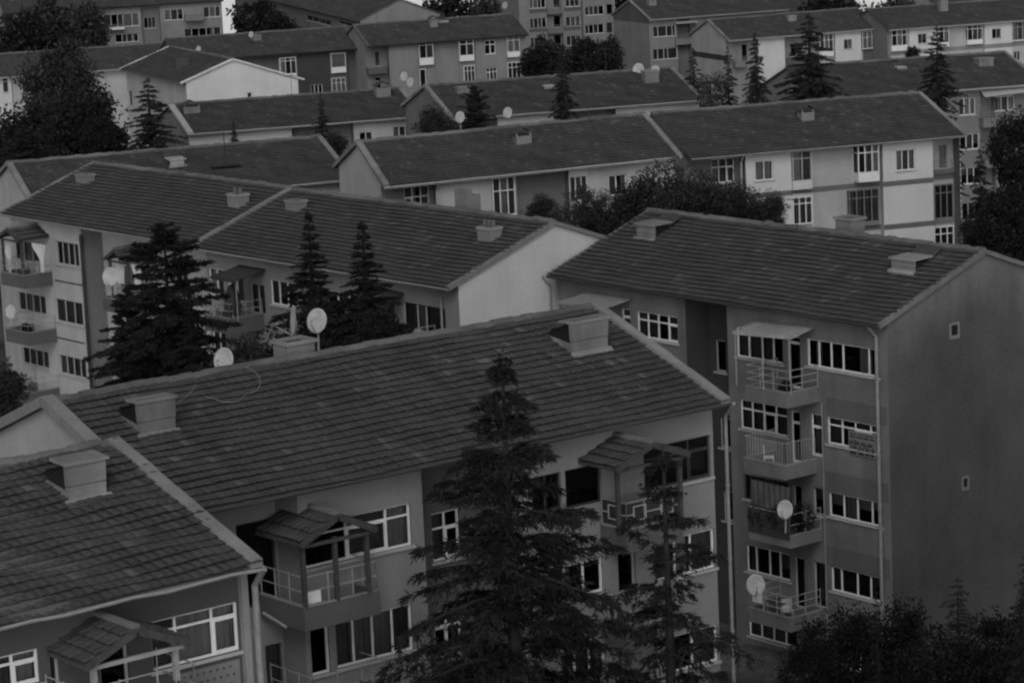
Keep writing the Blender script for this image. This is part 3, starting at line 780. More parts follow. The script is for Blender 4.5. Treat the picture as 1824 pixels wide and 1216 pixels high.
L2.balcony(416, 672, 2.3, 2.0, .76, 'r', 0.0, 'w_dim', .72, 'bars')
L2.awning((426, 471), (472, 479), (374, 491), -.03, -2.1, 'cloth_d', 0, 2, lb[4], th=.04, valance=.12)
L2.awning((672, 510), (718, 521), (640, 533), -.03, -1.8, 'cloth_d', 0, 0, 0, th=.04, valance=.1)
L2.balcony(728, 620, 2.3, 1.6, .7, 'r', 0.0, 'w_grey', .8, 'bars')
L2.chimney(518, 378, .95, .7, .5, m='w_grey'); L2.chimney(862, 431, .95, .7, .58, m='w_grey', pots=3)
chim_back(L2, 822, 372, 1.0, .55, .9, 'w_grey', False, True)
L2.pipe(790, 560, 0.0, .06, 'pipe')

L1 = Block('far left block of the left hand row, three balconies stacked beside its downpipe', -90, ((165, 290), (519, 335)), (0, 380), 'l', gov=.12)
L1.segs_px([(150, 500, 0.0, 'w_light'), (None, 0, 1.3, 'w_light', None, 'w_grey')])
for (a, b, c, d) in ((98, 428, 142, 477), (97, 530, 149, 582), (104, 630, 155, 676)): L1.win((a, b), (c, d), 4 if a > 97.5 else 3, 0, 'dDDD', 'offwhite')
L1.win((20, 425), (72, 470), 3, 0, 'dcd', 'offwhite'); L1.win((26, 517), (83, 562), 4, 0, 'DdDD', 'offwhite'); L1.win((33, 615), (88, 658), 4, 0, 'dDDD', 'offwhite')
L1.win((208, 470), (256, 520), 2, 0, 'cc', 'offwhite'); L1.win((296, 470), (336, 512), 3, 0, 'DdD', 'offwhite'); L1.win((300, 570), (340, 615), 3, 0, 'dD', 'offwhite')
for v_ in (505, 607):
    mb = MB(); zc = L1.px(130, v_)[1]; mb.box(L1.px(98, v_)[0], L1.px(150, v_)[0], -.012, .01, zc - .04, zc + .04, 'dark'); L1.part(mb, 'painted_band')
L1.finish('w_light', gl='w_mid', gr='w_grey', cl=(.26, .10, 'coping'), cr=(.22, .08, 'coping'), fascia='pipe', lip=.10)
l1b = [L1.balcony(42, 492, 2.6, 1.8, .72, 'r', 0.0, 'w_dim', .72, 'bars'), L1.balcony(50, 594, 2.6, 1.8, .72, 'r', 0.0, 'w_dim', .75, 'bars'), L1.balcony(56, 700, 2.6, 1.8, .72, 'r', 0.0, 'w_dim', .75, 'bars'),
       L1.balcony(226, 538, 2.5, 1.8, .72, 'r', 1.3, 'w_dim', .75, 'bars'), L1.balcony(232, 640, 2.5, 1.8, .72, 'r', 1.3, 'w_dim', .75, 'bars')]
pcanopy(L1, (-6, 420), (14, 408), (34, 429), -1.9, .2, l1b[0][4], (.08, .92)); pcanopy(L1, (186, 460), (203, 444), (224, 466), -.6, 1.5, l1b[3][4], (.08, .92))
L1.pipe(153, 500, 0.0, .09, 'dark', elbow=False)
L1.chimney(143, 329, .95, .7, .5, m='w_grey'); L1.chimney(415, 370, 1.0, .7, .62, m='w_grey', pots=2)

# ================================================================== second row
M3 = Block('white block at middle right with painted bands and square bay windows', -18.5, ((1160, 203), (1640, 165)), (1722, 240), 'r')
M3.segs_px([(1318, 310, .9, 'w_grey'), (1410, 310, 0.0, 'w_white'), (1448, 310, 0.3, 'w_white'), (1510, 300, 0.45, 'w_light'), (1567, 300, .45, 'w_light'), (1662, 290, 0.0, 'w_white'), (1700, 300, .9, 'w_light'), (None, 0, 0.0, 'w_white')])
M3.win((1267, 284), (1309, 324), 3, .35, 'dDd'); M3.win((1345, 288), (1378, 320), 2, 0, 'cc'); M3.win((1596, 268), (1631, 302), 3, 0, 'cDc')
M3.win((1672, 258), (1688, 300), 1, 0, 'c', 'offwhite', False)
M3.bay((1411, 271), (1447, 336), .5, 2, .25, .23, 'cD', 'offwhite', 'w_white', yw=.3); M3.bay((1528, 258), (1567, 322), .8, 3, .3, .24, 'dDd', 'white', 'white', yw=.45)
M3.bay((1412, 352), (1448, 398), .3, 3, .25, .02, 'dDD', 'white', 'w_white', yw=.3); M3.bay((1512, 340), (1567, 400), .3, 4, .25, .1, 'DDDD', 'w_grey', 'w_grey', yw=.45); M3.bay((1664, 330), (1699, 395), .15, 3, .25, .12, 'DDD', 'w_grey', 'w_grey', yw=.9)
M3.bay((1664, 405), (1700, 450), .15, 3, .3, .1, 'DDD', 'white', 'white', yw=.9)
M3.finish('w_white', gr='w_grey', gl='w_mid', cr=(.28, .08, 'coping'), fascia='fascia', lip=.12, tile='tile_far')
bands(M3, (1610, 325), .32, 4)
M3.balcony(1664, 304, 1.5, .35, .2, 'l', .9, 'band', .6, 'bars')
M3.pipe(1320, 330, 0.0, .06, 'offwhite'); M3.chimney(1440, 216, .9, .7, .55, saddle=True, cap=False)
mb = MB(); z = .2
while z < M3.ze - .4:
    mb.box(M3.L + .004, M3.L + .05, .02, .32, z, z + .16, 'white'); z += .34
M3.part(mb, 'corner_quoins')
M2 = Block('second row block with a blank light gable facing left, bushes against its front', -20.3, ((634, 254), (1150, 203)), (684, 332), 'l', w=5.6)
M2.segs_px([(772, 350, .8, 'w_grey'), (876, 350, 0.0, 'w_light'), (921, 350, .35, 'w_light'), (1007, 340, .8, 'w_grey'), (1049, 340, .1, 'w_white'), (None, 0, 0.0, 'w_light')])
M2.win((719, 334), (766, 372), 3, .45, 'DdD', 'white', False); M2.win((1084, 313), (1117, 346), (.42,), 0, 'dd'); M2.win((1008, 316), (1048, 356), 3, 0, 'ddD', 'white', False)
M2.bay((876, 318), (920, 384), .35, 3, .35, .04, 'DcD', 'white', 'white', yw=.35)
M2.finish('w_light', gl='w_pale', gr='w_grey', cl=(.36, .12, 'coping'), cr=(.30, .10, 'coping'), fascia='offwhite', lip=.14, tile='tile_far')
M2.chimney(934, 258, .95, .8, .5, m='w_grey', saddle=True, cap=False); M2.pipe(777, 345, 0.0, .06, 'offwhite')
M1 = Block('low tiled block behind the left row, white sheet over its roof opening', -16.6, ((12, 291), (572, 244)), (632, 318), 'r')
M1.win((420, 350), (470, 385), 3, 0, 'ddd'); M1.win((540, 340), (580, 370), 3, 0, 'dD')
M1.finish('w_mid', gl='w_light', cl=(.36, .12, 'coping'), cr=(.3, .1, 'coping'), fascia='offwhite', lip=.14, tile='tile_far')
M1.hatch((304, 298), (330, 296), .4, 'dish', m='offwhite', dp=.9)
mb = MB(); x, y = M1.roofpx(402, 300); mb.tube([(x, y, M1.zs(y) - .1), (x, y, M1.zs(y) + 2.2)], .03, 'dark'); mb.box(x - .9, x + .9, y - .3, y + .3, M1.zs(y) + .15, M1.zs(y) + .19, 'dark'); M1.part(mb, 'aerial_mast', M1.roof)

# ================================================================== third row
def simple_front(s, items):
    for it in items:
        k = it[0]
        if k == 'w': s.win(*it[1:3], *it[3:])
        elif k == 'b': s.bay(*it[1:3], *it[3:])
N1 = Block('third row block whose verge is a broken white strip beside a conifer', -18.6, ((300, 187), (714, 157)), (757, 206), 'r')
N1.segs_px([(520, 240, 0.0, 'w_pale'), (625, 235, .8, 'w_grey'), (None, 0, 0.0, 'w_light')])
N1.win((700, 226), (735, 260), 3, 0, 'cDc'); N1.win((640, 236), (665, 262), 2, 0, 'dD'); N1.win((420, 262), (450, 290), 2, 0, 'dd')
N1.finish('w_pale', gl='w_mid', cl=(.5, .10, 'dish'), cr=(.34, .12, 'coping'), fascia='offwhite', lip=.14, tile='tile_far')
N1.chimney(343, 203, 1.3, .9, .55, saddle=True, cap=False); N1.chimney(684, 173, 1.2, .9, .75, saddle=True, cap=False)
N2 = Block('third row block with a roof skylight and a dish-carrying chimney at its right end', -18.4, ((755, 153), (1198, 121)), (1255, 177), 'r')
N2.segs_px([(880, 215, .8, 'w_grey'), (1010, 205, 0.0, 'w_pale'), (1090, 195, .8, 'w_grey'), (None, 0, 0.0, 'w_white')])
N2.win((1120, 205), (1150, 235), 2, 0, 'dD'); N2.win((905, 225), (935, 250), 2, 0, 'dd')
N2.finish('w_white', gl='w_grey', cl=(.34, .12, 'coping'), cr=(.34, .08, 'coping'), fascia='offwhite', lip=.14, tile='tile_far')
N2.chimney(1162, 148, 1.2, .8, .9, m='w_grey'); N2.hatch((972, 158), (987, 157), .12, 'dish', m='offwhite', dp=.5); N2.chimney(826, 168, 1.0, .7, .5, m='w_grey')
O = Block('block at the right edge behind the dark trees, awning and balconies under its eave', -17.5, ((1400, 120), (1792, 93)), (1860, 148), 'r')
O.segs_px([(1690, 180, 0.0, 'w_mid'), (1746, 180, 0.0, 'w_grey'), (1765, 190, .6, 'w_grey'), (None, 0, 0.0, 'w_grey')])
O.win((1708, 176), (1738, 204), 3, 0, 'Dcc'); O.win((1769, 173), (1808, 196), 3, 0, 'dDc'); O.win((1710, 240), (1745, 265), 3, 0, 'dDd'); O.win((1775, 238), (1810, 262), 3, 0, 'cDd')
for dv in (122, 185): O.win((1714, 240 + dv), (1752, 268 + dv), 3, 0, 'ddd', 'offwhite'); O.win((1782, 238 + dv), (1818, 262 + dv), 3, 0, 'dDd', 'offwhite')
O.win((1712, 300), (1748, 326), 3, 0, 'ddd'); O.win((1780, 296), (1815, 322), 3, 0, 'dDd')
O.finish('w_grey', gl='w_mid', gr='w_mid', fascia='offwhite', lip=.14, cr=(.3, .08, 'coping'), tile='tile_far')
O.awning((1746, 161), (1822, 152), (1755, 173), -.03, -1.0, 'offwhite', 0, 0, 0)
for u, v in ((1752, 212), (1755, 284), (1757, 345)): O.balcony(u, v, 2.6, 1.4, .75, 'l', .6, 'w_grey', .5, 'bars')
O.chimney(1757, 118, 1.4, .9, .6); O.hatch((1600, 124), (1613, 123), .12, 'dish', m='offwhite', dp=.5)

# ================================================================== fourth row and beyond
Q1 = Block('pale block with a dark striped light gable beside slim conifers, upper right', -18.5, ((1260, 36), (1528, 15)), (1297, 72), 'l')
Q1.segs_px([(1348, 95, .5, 'w_mid'), (1398, 95, 0.0, 'w_white'), (1458, 90, .7, 'w_mid'), (1486, 88, .3, 'w_light'), (1534, 85, 0.0, 'w_white'), (1562, 80, .3, 'w_light'), (None, 0, .3, 'w_light')])
Q1.win((1321, 80), (1331, 110), 1, 0, 'd', 'dark', False); Q1.win((1503, 71), (1518, 87), 2, 0, 'Dc', 'offwhite'); Q1.win((1408, 78), (1430, 100), 2, 0, 'dD', 'offwhite')
Q1.bay((1460, 62), (1485, 100), .5, 3, .35, .22, 'DcD', 'white', 'white', yw=.3); Q1.bay((1536, 57), (1562, 86), .5, 3, .35, .02, 'ccD', 'white', 'white', yw=.3)
Q1.finish('w_light', gl='w_light', gr='w_grey', cl=(.30, .08, 'coping'), fascia='offwhite', lip=.16, tile='tile_far', tw=.4, thh=.5)
Q1.panel((1537, 87), (1562, 108), yy=.27, m='w_dim', th=.02); Q1.panel((1399, 103), (1458, 112), yy=.67, m='w_dim', th=.02)
Q1.balcony(1310, 110, 1.6, .9, .75, 'l', .5, 'w_grey', .5, 'bars'); Q1.chimney(1412, 39, 1.1, .8, .7)
# dark stripe on the gable
mb = MB(); zz = Q1.px(1300, 105, 0)[1]; mb.box(-.04, .01, .02, Q1.dep - .02, zz - .3, zz + .35, 'w_dark'); Q1.part(mb, 'painted_band')
Q2 = Block('pale four bay block running off the upper right edge', -20.0, eave=(1583, 53), side='l', D=365, L=22, slope=.36)
Q2.segs_px([(1586, 66, .3, 'w_grey'), (1617, 66, .3, 'w_light'), (1669, 63, 0.0, 'w_white'), (1691, 60, .3, 'w_light'), (1720, 60, .4, 'w_light'), (1751, 58, .4, 'w_light'), (1803, 55, 0.0, 'w_white'), (None, 0, .3, 'w_light')])
Q2.win((1635, 61), (1651, 77), 2, 0, 'Dd', 'offwhite'); Q2.win((1767, 52), (1783, 68), 2, 0, 'dD', 'offwhite'); Q2.win((1806, 92), (1818, 108), 2, 0, 'DD')
Q2.bay((1588, 54), (1617, 90), .5, 3, .35, .25, 'dcd', 'white', 'white', yw=.3); Q2.bay((1672, 48), (1691, 83), .5, 2, .3, .2, 'dc', 'white', 'white', yw=.3)
Q2.bay((1723, 46), (1751, 78), .6, 3, .25, .22, 'dDd', 'white', 'white', yw=.4); Q2.bay((1804, 40), (1830, 72), .4, 3, .3, .05, 'cDc', 'offwhite', 'white', yw=.3)
Q2.finish('w_light', gl='w_grey', fascia='offwhite', lip=.16, tile='tile_far', tw=.4, thh=.5)
bands(Q2, (1640, 92), .55, 2, 2.8, 'w_mid'); Q2.chimney(1682, 21, 1.1, .8, 1.6)
V3 = Block('mid grey block at upper centre with white glazed bays', -20.3, ((628, 46), (912, 25)), (942, 61), 'r')
V3.segs_px([(689, 100, 1.0, 'w_grey'), (744, 100, 0.0, 'w_mid'), (773, 95, .3, 'w_mid'), (816, 90, .4, 'w_mid'), (846, 90, .2, 'w_mid'), (902, 85, 0.0, 'w_mid'), (927, 85, .2, 'w_mid'), (None, 0, 0.0, 'w_mid')])
V3.win((863, 73), (883, 96), 2, .3, 'dd'); V3.win((866, 122), (886, 144), 3, .3, 'DDD'); V3.win((667, 92), (678, 118), 1, 0, 'D', 'offwhite', False); V3.win((668, 138), (680, 160), 1, .3, 'd', 'offwhite')
V3.bay((746, 76), (773, 115), .5, 2, .2, .30, 'dD', 'white', 'white', yw=.3); V3.bay((818, 73), (845, 108), .5, 2, .25, .27, 'dD', 'white', 'white', yw=.2); V3.bay((903, 66), (927, 101), .45, 2, .25, .25, 'cc', 'white', 'white', yw=.2)
V3.bay((904, 112), (929, 142), .2, 3, .3, .03, 'ddd', 'white', 'white', yw=.2); V3.bay((826, 118), (847, 148), .3, 3, .3, .03, 'DDD', 'white', 'white', yw=.2); V3.bay((747, 124), (760, 157), .2, 1, 0, .03, 'd', 'white', 'white', yw=.3)
V3.finish('w_mid', gl='w_mid', gr='w_grey', fascia='dark', lip=.16, cl=(.34, .1, 'w_dim'), tile='tile_far', tw=.4, thh=.5)
V3.balcony(656, 122, 2.3, 1.0, .75, 'l', 1.0, 'w_dim', .4, 'bars'); V3.chimney(774, 49, .95, .8, .85, saddle=True, cap=False); V3.hatch((783, 42), (798, 41), .15, 'dish', m='offwhite', dp=.6)
V2 = Block('dark walled block behind the white gable, joined to the grey block on its right', -20.3, eave=(640, 86), side='r', D=352, L=22, slope=.36)
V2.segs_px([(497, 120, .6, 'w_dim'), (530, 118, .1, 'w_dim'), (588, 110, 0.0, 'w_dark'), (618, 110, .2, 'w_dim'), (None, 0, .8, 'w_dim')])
V2.bay((498, 104), (529, 136), .4, 3, .2, .15, 'cdD', 'white', 'white', yw=.1); V2.bay((589, 96), (617, 129), .5, 1, 0, .28, 'c', 'white', 'white', yw=.2); V2.bay((590, 140), (617, 168), .3, 3, .3, .02, 'ccc', 'white', 'white', yw=.2)
V2.win((553, 151), (575, 166), 3, 0, 'DDd')
V2.finish('w_dim', fascia='dark', lip=.16, cr=(.3, .1, 'w_dim'), tile='tile_far', tw=.4, thh=.5)
V2.chimney(459, 74, 1.0, .7, .7)
V1 = Block('block behind the dark trees at the upper left edge', -19.5, eave=(318, 115), side='r', D=352, L=24, slope=.36)
V1.segs_px([(20, 150, 0.0, 'w_pale'), (190, 140, .4, 'w_light'), (None, 0, .2, 'w_light')])
V1.win((4, 137), (16, 165), 1, .3, 'D', 'offwhite'); V1.win((175, 125), (187, 131), 1, 0, 'd', 'offwhite')
V1.finish('w_light', fascia='offwhite', lip=.16, cr=(.3, .1, 'w_mid'), tile='tile_far', tw=.4, thh=.5)
Wb = Block('block with the brightest white gable, white verge trim, behind the third row', -103, ((301, 83), (415, 105)), (322, 148), 'r', w=5.5, wb=7.3)
Wb.segs_px([(None, 0, 0.0, 'w_light')])
Wb.win((212, 162), (218, 186), 1, 0, 'D', 'offwhite'); Wb.win((226, 160), (236, 190), 1, 0, 'D', 'offwhite'); Wb.win((262, 175), (290, 195), 2, 0, 'dD', 'offwhite')
Wb.finish('w_light', gr='w_bright', gl='w_mid', cl=(.30, .08, 'white'), cr=(.25, .06, 'w_bright'), fascia='w_grey', lip=.14, tile='tile_far', tw=.34, thh=.42)
Wb.chimney(311, 124, 1.3, 1.3, 1.1, m='tile_dark', cap=False); gable_window(Wb, (439, 164), (449, 174), 'w_white')
T = Block('tall block with a blank two tone grey gable, upper centre right', -16, eave=(1157, 35), side='l', D=380, L=20, slope=.36)
T.segs_px([(1207, 70, 0.0, 'w_mid'), (1226, 70, .8, 'w_grey'), (None, 0, 0.0, 'w_mid')])
T.win((1163, 48), (1204, 64), (.22, .6, .85), 0, 'DdDd'); T.win((1163, 88), (1207, 104), (.2, .45, .62), 0, 'DDDD')
T.finish('w_mid', gl='w_mid', fascia='offwhite', lip=.16, cl=(.3, .08, 'w_mid'), tile='tile_far', tw=.4, thh=.5)
T.balcony(1204, 70, 2.4, 1.3, .8, 'l', .8, 'w_mid', .4, 'bars'); T.awning((1202, 39), (1240, 36), (1206, 43), -.03, -1.4, 'offwhite', 0); T.chimney(1163, 11, 1.1, .8, .8)
mb = MB(); zz = T.px(1157, 42, 0)[1]; mb.poly([(-.03, .0, zz), (-.03, 0, T.ze + .1), (-.03, T.yr, T.zr - .2), (-.03, T.dep, T.ze + .1), (-.03, T.dep, zz)], 'w_dim'); mb.box(-.029, -.003, 0, T.dep, zz - .04, zz, 'w_dim'); T.part(mb, 'gable_cladding')
U = Block('tall apartment tower face of stacked white windows above a belt of trees', -19, eave=(1100, -34), side='r', D=425, L=15, slope=.3)
U.segs_px([(974, 40, 0.0, 'w_mid'), (1000, 40, .5, 'w_mid'), (1035, 40, 0.0, 'w_mid'), (1039, 40, .3, 'w_dim'), (None, 0, .3, 'w_mid')])
for r, dv in enumerate((-34, 0, 34.5, 69)):
    U.win((942 + r, -1 + dv if r else -2), (974 + r, 14 + dv), (.22, .5, .72), 0, ('cDDd', 'ccDd', 'DdDd', 'DDDd')[r]); U.win((1006 + r, -4 + dv), (1034 + r, 11 + dv), (.3, .65), 0, ('ddD', 'dDd', 'Dcc', 'DDc')[r])
    if r: U.balcony(974 + r, 18 + dv, 2.3, .9, .7, 'l', .5, 'w_grey', .5, 'bars'); U.win((984 + r, -6 + dv), (998 + r, 14 + dv), 1, 0, 'd', 'offwhite', False)
for dv in (0, 33, 66): U.win((1042, 12 + dv), (1076, 26 + dv), (.2, .45, .7), 0, 'DdDd'); U.win((1080, 8 + dv), (1092, 26 + dv), 1, 0, 'd', 'offwhite', False)
U.finish('w_mid', gl='w_mid', gr='w_grey', fascia='offwhite', tile='tile_far', tw=.5, thh=.5)
for dv in (16, 50, 85):
    U.panel((943, dv), (974, dv + 6), m='w_dim'); U.panel((1004, dv - 3), (1034, dv + 3), m='w_dim')
X1 = Block('grey block along the top left edge with windows between trees', -22.5, eave=(398, 0), side='r', D=405, L=30, slope=.36)
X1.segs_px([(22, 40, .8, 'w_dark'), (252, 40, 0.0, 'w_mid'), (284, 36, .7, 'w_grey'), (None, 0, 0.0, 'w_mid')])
X1.win((183, 27), (249, 46), (.22, .4, .55, .8), 0, 'DdDcc'); X1.win((256, 32), (278, 50), 3, 0, 'dDD', 'offwhite'); X1.win((292, 18), (327, 35), (.35, .7), 0, 'cDd'); X1.win((362, 13), (393, 30), (.35, .7), 0, 'DcD')
X1.win((328, 52), (394, 64), (.2, .4, .6, .8), 0, 'Dddd'); X1.win((205, 62), (247, 74), (.3, .5, .75), 0, 'dDD'); X1.win((30, 28), (70, 44), 3, 0, 'cDd')
X1.finish('w_mid', gr='w_mid', fascia='dark', lip=.2, tile='tile_far', tw=.5, thh=.5)
X1.balcony(330, 28, 2.6, 1.2, .8, 'l', 0.0, 'w_grey', .6, 'bars'); X1.balcony(196, 49, 2.0, .8, .4, 'l', 0.0, 'white', .3, 'bars')
Y1 = Block('block with a large dark roof and a two tone gable at the top centre', -105, ((480, -52), (712, -2)), (634, 38), 'r')
Y1.segs_px([(None, 0, 0.0, 'w_grey')])
Y1.win((545, 26), (590, 47), 4, 0, 'DdDd', 'offwhite'); Y1.win((602, 36), (626, 48), 2, 0, 'Dd', 'offwhite')
Y1.finish('w_grey', gr='w_mid', fascia='dark', lip=.16, tile='tile_far', tw=.5, thh=.5)
Z1 = Block('tiled block glimpsed between conifers along the top right edge', -20, eave=(1530, 8), side='r', D=440, L=26, slope=.36)
Z1.finish('w_light', fascia='w_grey', tile='tile_far', tw=.5, thh=.5)
Z2 = Block('distant block with a light wall at the top right corner', -20, eave=(1830, -6), side='r', D=430, L=15, slope=.36)
Z2.win((1806, 0), (1822, 12), 2, 0, 'cc'); Z2.finish('w_light', fascia='w_grey', tile='tile_far', tw=.5, thh=.5)

# ================================================================== trees
def tri_mesh(name, V, Fc, mat):
    me = bpy.data.meshes.new(name); n = len(V); m = len(Fc); k = Fc.shape[1]
    me.vertices.add(n); me.vertices.foreach_set('co', V.astype(np.float32).ravel())
    me.loops.add(m * k); me.loops.foreach_set('vertex_index', Fc.astype(np.int32).ravel())
    me.polygons.add(m); me.polygons.foreach_set('loop_start', np.arange(0, m * k, k, dtype=np.int32)); me.polygons.foreach_set('loop_total', np.full(m, k, np.int32))
    me.update(calc_edges=True); me.validate(); me.materials.append(MT(mat))
    return me

def unit(a): return a / (np.linalg.norm(a, axis=-1, keepdims=True) + 1e-9)

def leaves(C, Dr, ll, lw, rg):
    """kite shaped leaf faces at C, pointing along Dr"""
    n = len(C); Dr = unit(Dr); W = unit(np.cross(Dr, rg.normal(size=(n, 3))))
    ll = np.broadcast_to(np.asarray(ll), (n,))[:, None]; lw = np.broadcast_to(np.asarray(lw), (n,))[:, None]
    V = np.stack([C, C + Dr * ll * .45 + W * lw / 2, C + Dr * ll, C + Dr * ll * .45 - W * lw / 2], 1).reshape(-1, 3)
    return V, np.arange(n * 4).reshape(n, 4)

def conifer_mesh(name, H, Rr, nb, ntw, nl, seed, ll=.20, lw=.055, droop=.35, low=.12, mat='needle', pw=.85, up=.5, wild=.25, flat=1.0, lv=1.86, snap=.6):
    rg = np.random.default_rng(seed)
    t = np.sort(rg.uniform(low, 1.0, nb)); t = low + (1 - low) * ((np.arange(nb) + rg.uniform(-.5, .5, nb)) / nb)
    t = np.clip(t, low, .992)
    # whorls: branches bunch at levels
    lev = lv * H; t = np.clip((np.floor(t * lev) + .45) / lev * snap + t * (1 - snap), low, .99)
    L = Rr * ((1 - t) ** pw) * rg.uniform(1 - wild * 1.6, 1 + wild, nb) + .05
    az = np.arange(nb) * 2.39996 + rg.normal(0, .35, nb)
    el = (-.10 + up * t ** 2.0) + rg.normal(0, .16, nb)
    dh = np.stack([np.cos(az), np.sin(az), np.zeros(nb)], 1)
    base = np.stack([np.zeros(nb), np.zeros(nb), t * H], 1)
    def bp(i, s_):
        l = L[i][:, None]; e = el[i][:, None]; s1 = s_[:, None]
        return base[i] + dh[i] * l * s1 * np.cos(e) + np.array([0, 0, 1.0]) * (l * s1 * np.sin(e) - droop * l * s1 ** 2 * (0.35 + .65 * np.minimum(1, l / Rr)))
    cnt = np.maximum(3, (ntw * np.minimum(1, .05 + 1.25 * L / Rr)).astype(int)); bi = np.repeat(np.arange(nb), cnt)
    s_ = rg.uniform(.10, 1.0, len(bi)) ** .85
    side = np.where(rg.random(len(bi)) < .5, -1.0, 1.0)
    P = bp(bi, s_); ax = unit(bp(bi, np.minimum(s_ + .02, 1.02)) - bp(bi, s_ - .02))
    sd = np.cross(ax, np.array([0, 0, 1.0])) * side[:, None]
    tl = (.16 + .42 * L[bi] * (1 - s_) ** .8 * .6) * rg.uniform(.6, 1.25, len(bi)); tl = np.minimum(np.minimum(tl, .95), .55 * L[bi] + .06)
    td = unit(ax * .75 + sd * rg.uniform(.5, 1.1, len(bi))[:, None] * flat + np.array([0, 0, 1.0]) * rg.normal(-.10, .16, len(bi))[:, None])
    ti = np.repeat(np.arange(len(bi)), nl); q = rg.uniform(0, 1, len(ti))
    C = P[ti] + td[ti] * (tl[ti] * q)[:, None] + np.array([0, 0, -1.0]) * (droop * .8 * tl[ti] * q ** 2)[:, None]
    Dn = td[ti] * .9 + rg.normal(0, .50, (len(ti), 3)) + np.array([0, 0, -.60])
    V, Fq = leaves(C, Dn, ll * rg.uniform(.6, 1.3, len(ti)) * np.minimum(1, .45 + .5 * L[bi][ti]), lw, rg)
    # leader tip
    nt_ = 26; z = H * rg.uniform(.955, .998, nt_); C2 = np.stack([rg.normal(0, .02, nt_), rg.normal(0, .02, nt_), z], 1)
    V2, F2 = leaves(C2, np.stack([rg.normal(0, .6, nt_), rg.normal(0, .6, nt_), rg.uniform(.3, 1.3, nt_)], 1), ll * .6, lw, rg)
    crown = tri_mesh(name, np.concatenate([V, V2]), np.concatenate([Fq, F2 + len(V)]), mat)
    mb = MB(); r0 = .016 * H
    mb.tube([(0, 0, 0), (.02 * H / 10, 0, H * .4), (-.01, .01, H * .75), (0, 0, H * .995)], [r0, r0 * .68, r0 * .32, .015], 'bark', 8)
    for i in range(0, nb, 2):
        l = L[i]
        if l < .5: continue
        pts = bp(np.array([i, i, i, i]), np.array([0, .35, .7, .97])); mb.tube([tuple(p) for p in pts], [.012 + .02 * l, .010 + .012 * l, .01, .006], 'bark', 5, False)
    return crown, mb

def broad_mesh(name, H, Rr, nc, nl, seed, leaf=.28, mat='leaf', low=.25, squash=.75, tuft=0.0):
    rg = np.random.default_rng(seed)
    ch = H * (1 - low) / 2; cz = H * low + ch
    d = unit(rg.normal(size=(nc, 3))); r = rg.uniform(.25, 1.0, nc) ** .65
    C = d * r[:, None] * np.array([Rr * .82, Rr * .82, ch * .85]); C[:, 2] += cz
    cr = Rr * rg.uniform(.13, .36, nc)
    ci = np.repeat(np.arange(nc), nl); n = len(ci)
    dd = unit(rg.normal(size=(n, 3))); rr = rg.uniform(.15, 1.08, n) ** .6
    P = C[ci] + dd * (rr * cr[ci])[:, None] * np.array([1, 1, squash])
    Dn = dd * .7 + rg.normal(0, .6, (n, 3)) + np.array([0, 0, -.25 + tuft])
    V, Fq = leaves(P, Dn, leaf * rg.uniform(.6, 1.4, n), leaf * .62, rg)
    crown = tri_mesh(name, V, Fq, mat)
    mb = MB(); r0 = .018 * H + .05
    mb.tube([(0, 0, 0), (.1, .05, H * low), (0, .1, H * .6), (0, 0, H * .85)], [r0, r0 * .8, r0 * .45, .03], 'bark', 8)
    for i in range(min(nc, 14)):
        z0 = H * (low + .3 * i / 14); mb.tube([(0, .05, z0), tuple(C[i] * .5 + np.array([0, 0, z0]) * .5 + np.array([0, 0, .2])), tuple(C[i])], [r0 * .45, r0 * .3, .025], 'bark', 6, False)
    return crown, mb

PROTO = {}
def proto(key, kind, *a, **k):
    crown, mb = (conifer_mesh if kind == 'c' else broad_mesh)(key, *a, **k)
    tr = mb.build('trunk_' + key); trm = tr.data; bpy.data.objects.remove(tr)
    V = np.zeros(len(crown.vertices) * 3, np.float32); crown.vertices.foreach_get('co', V); V = V.reshape(-1, 3)
    PROTO[key] = (crown, trm, a[0], a[1], float(np.percentile(V[:, 2], 99.9)) if kind == 'b' else float(V[:, 2].max()), float(np.percentile(np.hypot(V[:, 0], V[:, 1]), 98.5)))
proto('hero', 'c', 19.5, 8.0, 280, 104, 14, 3, ll=.20, lw=.030, droop=.50, low=.30, pw=1.10, up=.50, wild=.40, lv=1.5, snap=.5)
proto('slender', 'c', 17.0, 4.8, 160, 68, 10, 8, ll=.19, lw=.030, droop=.44, low=.22, pw=.96, up=.50, wild=.52, lv=1.3, snap=.55)
proto('wide', 'c', 12.0, 3.3, 170, 70, 9, 5, ll=.26, lw=.06, droop=.25, low=.08, pw=.62, up=.75, wild=.52, lv=1.3, snap=.35)
proto('spire', 'c', 14.0, 2.6, 190, 48, 9, 9, ll=.26, lw=.06, droop=.34, low=.08, pw=1.5, up=.45, wild=.5, lv=1.3, snap=.4)
proto('spire_b', 'c', 14.0, 3.0, 120, 36, 7, 12, ll=.34, lw=.08, droop=.34, low=.08, pw=.9, up=.45, wild=.5, lv=1.3, snap=.35, mat='needle_far')
proto('tall_far', 'c', 14.0, 2.6, 90, 26, 6, 21, ll=.40, lw=.09, droop=.32, low=.08, pw=.95, up=.45, wild=.55, lv=1.3, snap=.3, mat='needle_far')
proto('pine', 'c', 10.0, 3.0, 80, 40, 8, 31, ll=.36, lw=.08, droop=.02, low=.15, pw=.45, up=.9, wild=.4, mat='needle_far')
proto('round', 'b', 12.0, 4.2, 120, 140, 4, leaf=.28, mat='leaf', low=.15, tuft=.25, squash=.85)
proto('round_b', 'b', 11.0, 4.0, 100, 120, 14, leaf=.32, tuft=.3, squash=.9, mat='leaf_dk', low=.12)
